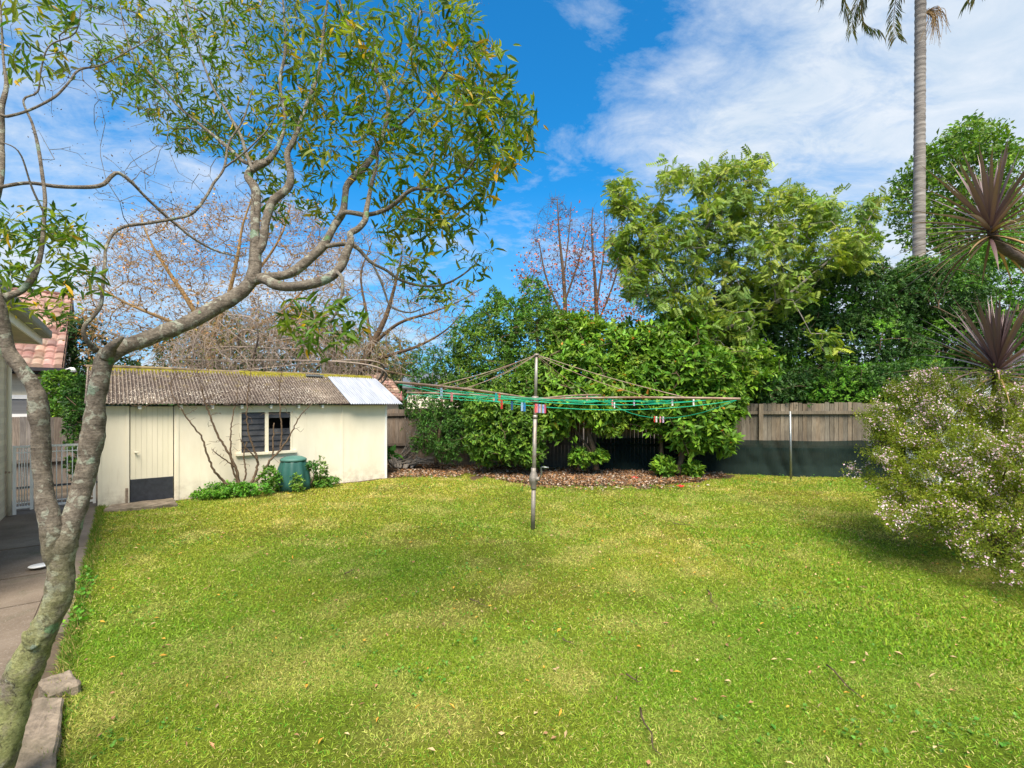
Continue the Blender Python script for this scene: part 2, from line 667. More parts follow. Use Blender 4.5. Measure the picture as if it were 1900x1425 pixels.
cd = bpy.data.cameras.new('camera')
cd.sensor_width = 36
cd.lens = 36 * F / 1900
cd.shift_y = (HY - 712.5) / 1900
cd.clip_start = .05
cd.clip_end = 5000
cam = bpy.data.objects.new('camera', cd)
cam.location = (0, 0, H)
cam.rotation_euler = (PI / 2, 0, 0)
C.objects.link(cam)
sc = bpy.context.scene
sc.camera = cam
sc.view_settings.view_transform = 'Standard'
sc.view_settings.look = 'None'
sc.view_settings.gamma = 1
sc.view_settings.exposure = 0.92
try:
    sc.cycles.max_bounces = 6
    sc.cycles.transparent_max_bounces = 8
except Exception:
    pass

# ================================================================== ground
SO = G(183, 941)                       # the shed's near left corner
SHED_L, SHED_D = 5.18, 2.8
PE0, PE1 = G(180, 950), G(92, 1300)    # the edge between path and lawn
pdir = nrm(PE1 - PE0)
pnor = np.array([pdir[1], -pdir[0], 0])
if pnor[0] < 0:
    pnor = -pnor                       # points into the lawn


def fence_y(x):
    a, b = G(1300, 876), G(1628, 884)
    return a[1] + (x - a[0]) * (b[1] - a[1]) / (b[0] - a[0])


def path_dist(p):
    return (p[..., 0] - PE0[0]) * pnor[0] + (p[..., 1] - PE0[1]) * pnor[1]


def shed_local(p):
    q = p[..., :2] - SO[:2]
    return q[..., 0] * V_[0] + q[..., 1] * V_[1], q[..., 0] * U_[0] + q[..., 1] * U_[1]


BED = [G(800, 866), G(860, 877), G(900, 886), G(960, 896), G(1050, 901), G(1140, 902), G(1230, 899), G(1290, 894), G(1345, 886), G(1330, 874), G(1345, 868)]
BED = [(b[0], b[1]) for b in BED] + [(6, 14), (-4, 15.5), (-3.5, 13.2)]


def lawn_weight(p):
    """1 on the lawn, 0 on path, bed, shed and soil"""
    nz = (fbm(p, 2.2, 3, 3) - .5)
    w = (path_dist(p) + nz * .10 > .0).astype(float)
    a, b = shed_local(p)
    w *= ~((b > -.12 - nz * .35) & (a > -.4) & (a < SHED_L + .5))
    jit = p[:, :2] + np.c_[nz, (fbm(p, 2.2, 9, 3) - .5)] * 1.5
    w *= ~in_poly(jit, BED)
    w *= p[:, 1] < fence_y(p[:, 0]) - .1 - .1 * nz
    w *= ~((p[:, 0] < -1.2) & (p[:, 1] > 11.9 + nz * .8))
    return w


def bare(p):
    return np.clip((fbm(p, .9, 21, 3) - .53) * 7, 0, 1)


def lawn_col(p):
    f = fbm(p, .55, 31, 3)
    g = fbm(p, 2.6, 32, 3)
    d = np.hypot(p[:, 0], p[:, 1])
    green, yell, straw = np.array([.175, .30, .022]), np.array([.35, .355, .05]), np.array([.62, .52, .20])
    k = np.clip((f - .42) * 1.7 + .16 + (d - 4.6) * .10, 0, 1)[:, None]
    c = green * (1 - k) + yell * k
    s = np.clip((g - .50) * 2.2, 0, .5)[:, None] * (.35 + .65 * k)
    return c * (1 - s) + straw * s


# soil out to the horizon
m, nt, N_, L_, b_ = new_mat('soil')
v = obj_vec(nt)
cc = ramp(nt, noise_tex(nt, 2.0, 10, .7, v), [(.3, (.035, .026, .018)), (.7, (.13, .095, .06))])
L_.new(cc, b_.inputs['Base Color'])
b_.inputs['Roughness'].default_value = 1
bump(nt, noise_tex(nt, 14, 8, .7, v), .8, .03)
M['soil'] = m
g = MB()
g.add([[-900, -900, -.05], [900, -900, -.05], [900, 2500, -.05], [-900, 2500, -.05]], [[[0, 1, 2, 3]]])
o = g.build('ground', M['soil'])
o['kind'] = 'structure'

# lawn sheet: a bumpy surface carrying the turf
xs, ys = np.arange(-8.6, 13.01, .09), np.arange(.4, 13.9, .09)
X, Y = np.meshgrid(xs, ys)
pg = np.stack([X, Y, np.zeros_like(X)], -1)
wl = lawn_weight(pg.reshape(-1, 3)).reshape(X.shape)
pd_ = path_dist(pg)
a_, b2_ = shed_local(pg)
drop = np.where((pd_ < .02) | ((b2_ > 0.02) & (a_ > -.3) & (a_ < SHED_L)), -.25, 0)
pg[..., 2] = -.012 + (fbm(pg, .8, 41, 3) - .5) * .05 * np.clip(pd_ * 2, 0, 1) + drop
colg = lawn_col(pg.reshape(-1, 3)) * .55 * (1 - .3 * bare(pg.reshape(-1, 3)))[:, None]
soilc = np.array([.10, .07, .045])
colg = colg * wl.reshape(-1, 1) + soilc * (1 - wl.reshape(-1, 1))
g = MB()
g.grid(pg, colg)
m, nt, N_, L_, b_ = new_mat('turf base')
at = N_.new('ShaderNodeAttribute')
at.attribute_name = 'Col'
v = obj_vec(nt)
c = mix(nt, 1.0, at.outputs['Color'], ramp(nt, noise_tex(nt, 45, 8, .75, v), [(.3, (.45, .45, .45)), (.7, (1.5, 1.4, 1.3))]), 'MULTIPLY')
L_.new(c, b_.inputs['Base Color'])
b_.inputs['Roughness'].default_value = 1
b_.inputs['Specular IOR Level'].default_value = .1
bump(nt, noise_tex(nt, 60, 8, .7, v), .8, .02)
o = g.build('lawn', m, smooth=True)
o['kind'] = 'structure'


def lawn_z(p):
    return -.012 + (fbm(np.c_[p[:, :2], np.zeros(len(p))], .8, 41, 3) - .5) * .05 * np.clip(path_dist(p) * 2, 0, 1)


def lawn_points(n, y0, y1, half=1.16):
    out = []
    got = 0
    while got < n:
        y = np.sqrt(rng.uniform(y0 ** 2, y1 ** 2, n))
        x = rng.uniform(-half, half, n) * (y + .5)
        p = np.c_[x, y, np.zeros(n)]
        p = p[(lawn_weight(p) > .5) & (p[:, 0] < 12.5)]
        out.append(p)
        got += len(p)
    p = np.concatenate(out)[:n]
    p[:, 2] = lawn_z(p)
    return p


gr = MB()
for n, y0, y1, L0, W0 in ((150000, 1.9, 3.6, .027, .0040), (140000, 3.6, 6.0, .030, .0060), (140000, 6.0, 9.2, .038, .0095), (70000, 9.2, 12.6, .038, .012)):
    p = lawn_points(n, y0, y1)
    keep = rng.random(n) > bare(p) * .5
    p = p[keep]
    n = len(p)
    d = rng.normal(size=(n, 3)) * np.array([1, 1, 0]) * .8
    d[:, 2] = rng.uniform(.08, 1.0, n) ** 1.2
    c = lawn_col(p)
    dry = rng.random(n) < (.10 + .22 * np.clip(fbm(p, 1.3, 55, 2) - .3, 0, 1))
    c[dry] = c[dry] * .3 + np.array([.50, .40, .17]) * .8
    c = c * rng.uniform(.55, 1.45, (n, 1))
    lush = rng.random(n) < .12
    c[lush] = np.array([.09, .25, .014]) * rng.uniform(.7, 1.4, (lush.sum(), 1))
    ll = L0 * rng.uniform(.55, 1.35, n)
    ll[dry] *= .8
    scatter(gr, T_BLADE, p, d, rng.normal(size=(n, 3)) + UP, ll, W0 * rng.uniform(.7, 1.2, n), c.clip(.004, .9))
# longer edge tufts along the path and stones
n = 5000
p = PE0 + pdir * rng.uniform(-.5, 7.2, (n, 1)) + pnor * np.abs(rng.normal(size=(n, 1))) * .05
d = rng.normal(size=(n, 3)) * .5 + UP * .8 - pnor * .3
scatter(gr, T_BLADE, p, d, rng.normal(size=(n, 3)), rng.uniform(.03, .075, n), .006, palette(n, [(.09, .19, .015), (.14, .22, .025), (.3, .26, .08)]))
# lush weedy patches at the right by the fence and in front of the bush
n = 30000
q = np.concatenate([np.c_[rng.uniform(4.5, 9.2, n // 2), rng.uniform(9.6, 11.8, n // 2)], np.c_[rng.uniform(2.4, 4.6, n // 2), rng.uniform(3.2, 6.8, n // 2)]])
p = np.c_[q, np.zeros(n)]
p = p[(lawn_weight(p) > .5) & (fbm(p, .9, 77, 3) + rng.normal(size=len(p)) * .06 > .56)]
p[:, 2] = lawn_z(p)
n = len(p)
scatter(gr, T_BLADE, p, rng.normal(size=(n, 3)) * .6 + UP * .6, rng.normal(size=(n, 3)) + UP, rng.uniform(.025, .06, n), .010, palette(n, [(.17, .31, .018), (.25, .36, .025), (.14, .26, .02)]))
o = gr.build('grass', M['grass'])
o['kind'] = 'stuff'

# weeds with round leaves along the edges of the lawn
wd = MB()
n = 174
p = np.concatenate([PE0 + pdir * rng.uniform(3.6, 5.3, (34, 1)) + pnor * np.abs(rng.normal(size=(34, 1))) * .05,
                    np.c_[rng.uniform(-2.6, 7.5, 140), rng.uniform(9.6, 11.9, 140), np.zeros(140)]])
rosettes(wd, T_KITE, p + UP * .02, np.tile(UP, (n, 1)), 6, .032, .028, palette(n, [(.07, .22, .02), (.11, .28, .02)]), 40, 80, .03)
q = lawn_points(5200, 2.4, 11.0, 1.05)
q = q[fbm(q, 1.6, 88, 2) + rng.normal(size=len(q)) * .04 > .67]
rosettes(wd, T_KITE, q + UP * .012, np.tile(UP, (len(q), 1)), 5, .022, .02, palette(len(q), [(.10, .26, .03), (.13, .30, .03), (.08, .20, .025)]), 45, 85, .02)
o = wd.build('weeds', M['leaf_soft'])
o['kind'] = 'stuff'

# fallen leaves and straw lying on the lawn
fl = MB()
p = lawn_points(1500, 2.2, 11.5, 1.0)
n = len(p)
d = rng.normal(size=(n, 3)) * np.array([1, 1, .25])
scatter(fl, T_KITE, p + UP * .022, d, UP + rng.normal(size=(n, 3)) * .5, rng.uniform(.02, .06, n), rng.uniform(.010, .022, n), palette(n, [(.42, .22, .12), (.5, .36, .2), (.30, .17, .09), (.55, .30, .05)]))
o = fl.build('fallen_leaves', M['dry'])
o['kind'] = 'stuff'

# leaf litter on the bed under the bushes
bed = MB()
n = 26000
q = np.array(BED)
p = rng.uniform(q.min(0), q.max(0), (n * 3, 2))
p = p[in_poly(p, BED)]
p = p[p[:, 1] < 14.2]
p = p[rng.random(len(p)) < np.clip(1.4 - (p[:, 1] - 9.8) * .25, .2, 1)][:n]
p2 = np.c_[rng.uniform(-3.2, 5, 3500), rng.uniform(8.7, 10.3, 3500)]
p2 = p2[in_poly(p2 - [[0, -.55]], BED) & (rng.random(len(p2)) < .55)]
p3 = np.c_[rng.uniform(-2.9, -1.2, 1500), rng.uniform(11.4, 12.6, 1500)]
p = np.concatenate([p, p2, p3])
n = len(p)
p = np.c_[p, rng.uniform(0, .05, n)]
d = rng.normal(size=(n, 3)) * np.array([1, 1, .35])
scatter(bed, T_KITE, p, d, UP + rng.normal(size=(n, 3)) * .6, rng.uniform(.04, .10, n), rng.uniform(.02, .045, n),
        palette(n, [(.20, .10, .05), (.32, .18, .10), (.36, .26, .18), (.46, .38, .31), (.36, .18, .07), (.10, .06, .035)]))
o = bed.build('leaf_litter', M['dry'])
o['kind'] = 'stuff'

# ------------------------------------------------------------------ concrete path, mulch
m, nt, N_, L_, b_ = new_mat('old concrete')
v = obj_vec(nt)
c = ramp(nt, noise_tex(nt, 1.1, 8, .65, v), [(.3, (.075, .056, .038)), (.5, (.145, .11, .078)), (.72, (.23, .185, .14))])
c = mix(nt, ramp(nt, noise_tex(nt, 2.4, 6, .6, v), [(.55, (0, 0, 0)), (.72, (.75, .75, .75))]), c, (.06, .06, .028))
c = mix(nt, ramp(nt, noise_tex(nt, 90, 4, .6, v), [(.55, (0, 0, 0)), (.75, (.5, .5, .5))]), c, (.42, .37, .31))
L_.new(c, b_.inputs['Base Color'])
b_.inputs['Roughness'].default_value = .9
bump(nt, noise_tex(nt, 45, 8, .7, v), .6, .008)
M['concrete'] = m
pa = MB()
W_path = 1.25


def pq(t0, t1, s0, s1):
    return [PE0 + pdir * t0 - pnor * s0, PE0 + pdir * t1 - pnor * s0, PE0 + pdir * t1 - pnor * s1, PE0 + pdir * t0 - pnor * s1]


cuts = [-2.6, -.9, .35, 1.3, 1.95, 2.6, 3.35, 4.3, 5.2, 6.2, 7.4]
for i in range(len(cuts) - 1):
    h = rng.uniform(-.006, .008)
    pa.hexa(pq(cuts[i] + .008, cuts[i + 1] - .008, .235, W_path + .9), -.2, .0 + h)
for i, (t0, t1) in enumerate(((-.9, .9), (.92, 2.4), (2.42, 3.9), (3.92, 5.25))):
    pa.hexa(pq(t0, t1, .0, .225), -.2, .012)
o = pa.build('path', M['concrete'])
o['kind'] = 'structure'
mu = MB()
n = 5000
p = PE0 + pdir * rng.uniform(-.35, 1.5, (n, 1)) - pnor * rng.uniform(1.22, 1.75, (n, 1))
p = p + UP * rng.uniform(.0, .05, (n, 1))
scatter(mu, T_KITE, p, rng.normal(size=(n, 3)) * np.array([1, 1, .4]), UP + rng.normal(size=(n, 3)) * .6, rng.uniform(.03, .08, n), rng.uniform(.012, .03, n),
        palette(n, [(.30, .10, .06), (.38, .17, .10), (.20, .09, .06), (.45, .26, .16)]))
o = mu.build('mulch', M['dry'])
o['kind'] = 'stuff'


# ------------------------------------------------------------------ stones along the edge
M['sandstone'] = plain('weathered sandstone', (.235, .19, .145), .95, 0, .45, 9, 1.0, .15, grime=(.085, .075, .05))


def stone(q, z0, z1, label, seed):
    import bmesh
    bm = bmesh.new()
    q = np.array([[*a[:2]] for a in q])
    c = q.mean(0)
    vs = [bm.verts.new((*(p - c), z)) for z in (z0, z1) for p in q]
    for f in ((3, 2, 1, 0), (4, 5, 6, 7), (0, 1, 5, 4), (1, 2, 6, 5), (2, 3, 7, 6), (3, 0, 4, 7)):
        bm.faces.new([vs[i] for i in f])
    bmesh.ops.bevel(bm, geom=bm.edges[:], offset=.012, segments=1, affect='EDGES')
    bmesh.ops.triangulate(bm, faces=bm.faces[:])
    bmesh.ops.subdivide_edges(bm, edges=bm.edges[:], cuts=7, use_grid_fill=True)
    co = np.array([v.co for v in bm.verts])
    dz = (fbm(co, 9, seed, 4) - .5) * .05 + (fbm(co, 30, seed + 3, 2) - .5) * .014
    bm.normal_update()
    for v, k in zip(bm.verts, dz):
        v.co += v.normal * k
    bmesh.ops.recalc_face_normals(bm, faces=bm.faces[:])
    me = bpy.data.meshes.new('edging_stone')
    bm.to_mesh(me)
    bm.free()
    me.materials.append(M['sandstone'])
    o = bpy.data.objects.new('edging_stone', me)
    o.location = (*c, 0)
    C.objects.link(o)
    return tag(o, label, 'stone', 'edging stones beside the tree')


stone([G(88, 1290, .05), G(70, 1262, .05), G(133, 1240, .05), G(146, 1268, .05)], -.1, .05, 'small pale wedge of sandstone between the path edge and the long stone', 3)
stone([G(10, 1440, .05), G(62, 1296, .05), G(121, 1293, .05), G(98, 1440, .05)], -.1, .055, 'long rough sandstone block beside the foot of the leaning tree', 5)
stone([G(-8, 1620, .05), G(5, 1450, .05), G(97, 1450, .05), G(90, 1600, .05)], -.1, .045, 'sandstone block nearest the viewer at the very foot of the leaning tree', 8)
# ================================================================== garden shed
M['cream'] = plain('cream paint', (.76, .705, .575), .7, 0, .06, 2.2, .15, .25, (1, 1, .35), grime=(.66, .595, .46))
M['cream_board'] = plain('cream boards', (.73, .67, .53), .7, 0, .08, 5, .15, .25, (1, 1, .2), grime=(.69, .64, .49))
M['black_panel'] = plain('charcoal panel', (.030, .033, .042), .5, 0, .3, 12, .1)
M['white_paint'] = plain('white paint', (.78, .77, .74), .5, 0, .06, 5, .05)
M['dark'] = plain('dark interior', (.02, .02, .02), 1, 0, .2)
M['moss'] = plain('yellow moss', (.17, .15, .02), 1, 0, .6, 18, .9, .1)
M['galv'] = plain('galvanised steel', (.27, .285, .28), .42, .75, .15, 12, .05)
M['rusty_pipe'] = plain('rusty pipe', (.36, .27, .21), .65, .3, .35, 9, .2, grime=(.22, .10, .06))


def corr_mat(name, metal):
    m, nt, N, L, b = new_mat(name)
    v = obj_vec(nt)
    if metal:
        c = ramp(nt, noise_tex(nt, 1.5, 6, .6, obj_vec(nt, (18, 1, 1))), [(.35, (.30, .32, .36)), (.7, (.46, .48, .52))])
        c = mix(nt, ramp(nt, noise_tex(nt, 7, 6, .7, obj_vec(nt, (9, 1, 1))), [(.63, (0, 0, 0)), (.7, (.8, .8, .8))]), c, (.20, .13, .09))
        b.inputs['Metallic'].default_value = .25
        b.inputs['Roughness'].default_value = .5
    else:
        c = ramp(nt, noise_tex(nt, 3.5, 9, .7, v), [(.3, (.035, .026, .022)), (.5, (.085, .062, .050)), (.72, (.18, .135, .105))])
        big = ramp(nt, noise_tex(nt, .9, 3, .5, obj_vec(nt, (1, .8, .8))), [(.50, (0, 0, 0)), (.66, (.75, .75, .75))])
        c = mix(nt, big, c, ramp(nt, noise_tex(nt, 14, 6, .7, v), [(.38, (.09, .065, .04)), (.6, (.42, .34, .26))]))
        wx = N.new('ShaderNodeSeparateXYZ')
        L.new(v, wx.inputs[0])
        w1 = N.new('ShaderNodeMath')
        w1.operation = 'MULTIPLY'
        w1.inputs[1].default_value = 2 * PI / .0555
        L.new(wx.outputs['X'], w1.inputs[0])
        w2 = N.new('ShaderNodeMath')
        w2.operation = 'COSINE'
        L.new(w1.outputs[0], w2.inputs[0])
        c = mix(nt, ramp(nt, w2.outputs[0], [(.0, (.0, .0, .0)), (.9, (.75, .75, .75))]), mix(nt, .6, c, (.030, .024, .021)), mix(nt, .35, c, (.42, .35, .28)))  # relief shading put into the colour: valleys darkened, crests lightened along the waves
        sp = ramp(nt, noise_tex(nt, 34, 5, .65, v), [(.57, (0, 0, 0)), (.61, (.9, .9, .9))])
        c = mix(nt, sp, c, ramp(nt, noise_tex(nt, 1.3, 3, .5, obj_vec(nt)), [(.45, (.34, .29, .24)), (.62, (.74, .68, .58))]))
        c = mix(nt, ramp(nt, noise_tex(nt, 16, 4, .6, v), [(.62, (0, 0, 0)), (.68, (.8, .8, .8))]), c, (.045, .035, .025))
        # yellow moss towards the ridge
        sx = N.new('ShaderNodeSeparateXYZ')
        L.new(v, sx.inputs[0])
        mx = N.new('ShaderNodeMapRange')
        mx.inputs[1].default_value, mx.inputs[2].default_value = 1.9, 2.45
        L.new(sx.outputs['Z'], mx.inputs[0])
        mm = mix(nt, 1.0, ramp(nt, noise_tex(nt, 5, 6, .7, v), [(.56, (0, 0, 0)), (.66, (1, 1, 1))]), mx.outputs[0], 'MULTIPLY')
        c = mix(nt, mm, c, (.19, .15, .03))
        b.inputs['Roughness'].default_value = .95
        b.inputs['Specular IOR Level'].default_value = .15
        bump(nt, noise_tex(nt, 40, 6, .7, v), .5, .006)
    L.new(c, b.inputs['Base Color'])
    return m


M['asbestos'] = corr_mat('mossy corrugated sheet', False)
M['zinc'] = corr_mat('white corrugated iron', True)


def shed_a(px):
    k = (px - CX) / F
    return (k * SO[1] - SO[0]) / (V_[0] - k * V_[1])


def shed_z(px, py):
    d = SO[1] + shed_a(px) * V_[1]
    return H - (py - HY) * d / F


nt = M['cream'].node_tree
b_ = nt.nodes['Principled BSDF']
src = b_.inputs['Base Color'].links[0].from_socket
v = obj_vec(nt)
sx = nt.nodes.new('ShaderNodeSeparateXYZ')
nt.links.new(v, sx.inputs[0])
mr = nt.nodes.new('ShaderNodeMapRange')
mr.inputs[1].default_value, mr.inputs[2].default_value = .42, -.02
nt.links.new(sx.outputs['Z'], mr.inputs[0])
dirt = mix(nt, 1.0, ramp(nt, noise_tex(nt, 6, 8, .75, v), [(.42, (0, 0, 0)), (.68, (.85, .85, .85))]), mr.outputs[0], 'MULTIPLY')
c = mix(nt, dirt, src, (.34, .27, .19))
st_ = ramp(nt, noise_tex(nt, 3.2, 6, .7, obj_vec(nt, (4, 4, .35))), [(.58, (0, 0, 0)), (.78, (.45, .45, .45))])
c = mix(nt, st_, c, (.50, .43, .31))
nt.links.new(c, b_.inputs['Base Color'])
shed = thing('garden_shed', 'low cream painted garden shed with a mossy corrugated roof and a louvred window', 'shed', SO, math.atan2(V_[1], V_[0]))
WT = .05
EZ, RZ, RB = 1.70, 2.44, 1.40             # wall top at front, ridge height, ridge distance back
aw0, aw1 = shed_a(444), shed_a(542)
zw0, zw1 = shed_z(492, 838), shed_z(492, 762)
ad0, ad1 = shed_a(240), shed_a(323)
w = MB()
w.box((0, 0, -.15), (ad0, WT, EZ))
w.box((ad1, 0, -.15), (aw0, WT, EZ))
w.box((aw1, 0, -.15), (SHED_L, WT, EZ))
w.box((aw0, 0, -.15), (aw1, WT, zw0))
w.box((aw0, 0, zw1), (aw1, WT, EZ))
for a in (0, SHED_L - WT):                # gable ends
    pts = [(WT, -.15), (SHED_D - WT, -.15), (SHED_D - WT, EZ), (RB, RZ - .05), (WT, EZ)]
    Vv = [(a, y, z) for y, z in pts] + [(a + WT, y, z) for y, z in pts]
    k = len(pts)
    w.add(Vv, [np.array([list(range(k)), list(range(2 * k - 1, k - 1, -1))]), np.array([[i, i + k, (i + 1) % k + k, (i + 1) % k] for i in range(k)])])
w.box((0, SHED_D - WT, -.15), (SHED_L, SHED_D, EZ))
w.build('wall', M['cream'], shed, local=True)
# cover strips over the sheet joints and corners
for px in (237, 329, 444 - 60, 635):
    s = MB()
    a = shed_a(px)
    if px == 384:
        continue
    s.box((a - .022, -.012, -.12), (a + .022, 0, EZ))
    s.build('cover_strip', M['cream'], shed, local=True)
for a0, a1 in ((-.012, .035), (SHED_L - .035, SHED_L + .012)):
    s = MB()
    s.box((a0, -.014, -.15), (a1, 0, EZ))
    s.build('corner_board', M['white_paint'] if a0 > 1 else M['cream'], shed, local=True)
# the boarded door
dr = MB()
nb = 8
for i in range(nb):
    x0 = ad0 + .012 + (ad1 - ad0 - .024) * i / nb
    x1 = ad0 + .012 + (ad1 - ad0 - .024) * (i + 1) / nb
    yo = rng.uniform(0, .003)
    dr.box((x0 + .0012, .012 + yo, .02), (x1 - .0012, .035, EZ - .01))
dr.box((ad0 + .02, .035, .02), (ad1 - .02, .042, EZ - .02), col=(.2, .2, .2))
door = dr.build('door', M['cream_board'], shed, local=True)
hb = MB()
hz = shed_z(252, 839)
ha = shed_a(251)
hb.tube([(ha, .012, hz), (ha, -.03, hz)], [.012, .012], 10)
hb.tube([(ha - .01, -.034, hz), (ha + .045, -.036, hz - .006), (ha + .05, -.03, hz - .008)], [.011, .013, .006], 8)
hb.build('handle', M['cream'], door, True, local=True)
kp = MB()
kp.box((ad0 + .012, .001, .015), (ad1 - .016, .011, shed_z(280, 887)))
kp.build('kick_panel', M['black_panel'], door, local=True)
# louvred window
fr = MB()
fw = .035
for a0, a1 in ((aw0, aw0 + fw), (aw1 - fw, aw1), (shed_a(491.5), shed_a(498))):
    fr.box((a0, -.012, zw0), (a1, WT - .004, zw1))
fr.box((aw0 + fw, -.010, zw1 - .03), (shed_a(491.5), WT - .006, zw1))
fr.box((shed_a(498), -.010, zw1 - .03), (aw1 - fw, WT - .006, zw1))
win = fr.build('window', M['cream_board'], shed, local=True)
si = MB()
si.box((shed_a(437), -.06, zw0 - .05), (shed_a(549), 0, zw0))
si.build('sill', M['cream_board'], win, local=True)
m, nt, N_, L_, b_ = new_mat('dusty louvre glass')
L_.new(ramp(nt, noise_tex(nt, 3, 5, .6, obj_vec(nt)), [(.35, (.018, .018, .020)), (.7, (.075, .072, .07))]), b_.inputs['Base Color'])
b_.inputs['Roughness'].default_value = .22
b_.inputs['Specular IOR Level'].default_value = .5
M['glass'] = m
for a0, a1, skip in ((aw0 + fw + .004, shed_a(491.5) - .004, ()), (shed_a(498) + .004, aw1 - fw - .004, (4, 5))):
    nl = 7
    for i in range(nl):
        if i in skip:
            continue
        z = zw0 + (zw1 - .03 - zw0) * (i + .5) / nl
        hh = (zw1 - .03 - zw0) / nl * .53
        q = MB()
        q.add([[a0, .004, z - hh], [a1, .004, z - hh], [a1, .034, z + hh], [a0, .034, z + hh], [a0, .009, z - hh], [a1, .009, z - hh], [a1, .039, z + hh], [a0, .039, z + hh]],
              [[[0, 1, 2, 3], [7, 6, 5, 4], [0, 4, 5, 1], [2, 6, 7, 3], [1, 5, 6, 2], [0, 3, 7, 4]]])
        q.build('louvre', M['glass'], win, local=True)
backing = MB()  # near-black sheets added behind the louvres, standing in for the shade inside
backing.box((aw0 - .2, .42, .2), (aw1 + .5, .44, 1.69))
backing.box((aw0 - .2, .06, .18), (aw1 + .5, .42, .2))
backing.build('dark_backing', M['dark'], shed, local=True)


def corr(a0, a1, y0, z0, y1, z1, pitch, amp, rough=0.0, seg=10, nx=8):
    """corrugated sheet from eave (y0, z0) to ridge (y1, z1)"""
    na = int((a1 - a0) / pitch * nx)
    A_ = np.linspace(a0, a1, na)
    T_ = np.linspace(0, 1, seg)
    AA, TT = np.meshgrid(A_, T_)
    sl = math.hypot(y1 - y0, z1 - z0)
    ny, nz = -(z1 - z0) / sl, (y1 - y0) / sl
    hgt = amp * np.cos(AA / pitch * 2 * PI)
    hgt = hgt + rough * (fbm(np.stack([AA, TT * sl, AA * 0], -1), 3, 5, 3) - .5)
    sag = -.012 * np.sin(AA * 1.1 + 1) * TT
    Vt = np.stack([AA, y0 + (y1 - y0) * TT + ny * hgt, z0 + (z1 - z0) * TT + nz * hgt + sag], -1)
    g = MB()
    g.grid(Vt)
    Vb = Vt - np.array([0, ny, nz]) * .006
    g.grid(Vb[::-1])
    n_, m_ = Vt.shape[:2]
    e = MB()
    top, bot = Vt[0], Vb[0]
    g.grid(np.stack([bot, top]))
    g.grid(np.stack([Vb[:, 0][::-1], Vt[:, 0][::-1]]))
    g.grid(np.stack([Vb[:, -1], Vt[:, -1]]))
    return g


a_end = shed_a(641) + .02
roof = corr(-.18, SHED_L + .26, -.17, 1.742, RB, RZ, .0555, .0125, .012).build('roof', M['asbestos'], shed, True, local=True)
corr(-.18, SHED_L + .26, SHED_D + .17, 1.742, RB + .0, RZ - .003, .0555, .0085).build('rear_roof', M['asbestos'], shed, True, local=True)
t0, t1 = -.045, .90
dy, dz = RB + .17, RZ - 1.742
corr(a_end, SHED_L + .30, -.17 + dy * t0, 1.766 + dz * t0, -.17 + dy * t1, 1.766 + dz * t1, .0555, .0120, 0).build('metal_sheet', M['zinc'], roof, True, local=True)
rc = MB()
A_ = np.linspace(-.2, SHED_L + .24, 60)
rp = np.c_[A_, np.full(60, RB), RZ + .004 + .010 * np.sin(A_ * 2.1)]
rc.tube(rp, .034, 10)
rc.build('ridge_cap', plain('mossy ridge cap', (.17, .13, .085), .95, 0, .5, 9, .6, .15, grime=(.30, .24, .10)), roof, True, local=True)
fs = MB()
fs.box((shed_a(600), RB - .22, RZ - .07), (shed_a(634), RB - .10, RZ - .035), Matrix.Translation((0, 0, .02)))
fs.build('flashing', M['galv'], roof, local=True)
a_ = np.linspace(-.15, SHED_L + .22, 330)
s__ = np.linspace(-.02, .26, 14)
AA, SS = np.meshgrid(a_, s__)
q_ = np.stack([AA, SS, AA * 0], -1)
wide = np.where(AA > shed_a(470), .20, .03) * (fbm(np.stack([AA, AA * 0, AA * 0], -1), 3.5, 61, 3) * 1.6 - .1)
hm = .030 * np.clip((wide - SS) * 14, -1.5, 1) * (.4 + fbm(q_, 22, 62, 3))
hm[(AA > shed_a(603)) & (AA < shed_a(632))] = -.03
hm[0] = hm[-1] = -.04
hm[:, 0] = hm[:, -1] = -.04
ms = MB()
ms.grid(np.stack([AA, RB - .01 - SS, RZ - SS * dz / dy + hm + .004], -1))
ms.build('moss', M['moss'], roof, True, local=True)
for px in (259, 335, 393, 447, 501, 552, 596):
    a = shed_a(px)
    e = MB()
    e.box((a - .022, -.11, EZ - .055), (a + .022, 0, EZ + .012))
    e.build('rafter_end', M['white_paint'], shed, local=True)
# broken bottom corner of the door frame
bx = MB()
bx.box((ad0 - .055, -.016, .02), (ad0 - .015, -.012, .28))
bx.build('bare_patch', plain('bare timber', (.25, .19, .14), .9, 0, .4, 20), shed, local=True)
# stone step before the door
st = MB()
q = [G(190, 948, .02), G(330, 936, .02), G(321, 925, .02), G(205, 938, .02)]
c0 = np.mean(q, 0)
o = stone(q, -.12, .035, 'flat grey stone step in front of the shed door', 15)
del o['group']
o['category'] = 'step'
o.name = 'stone_step'

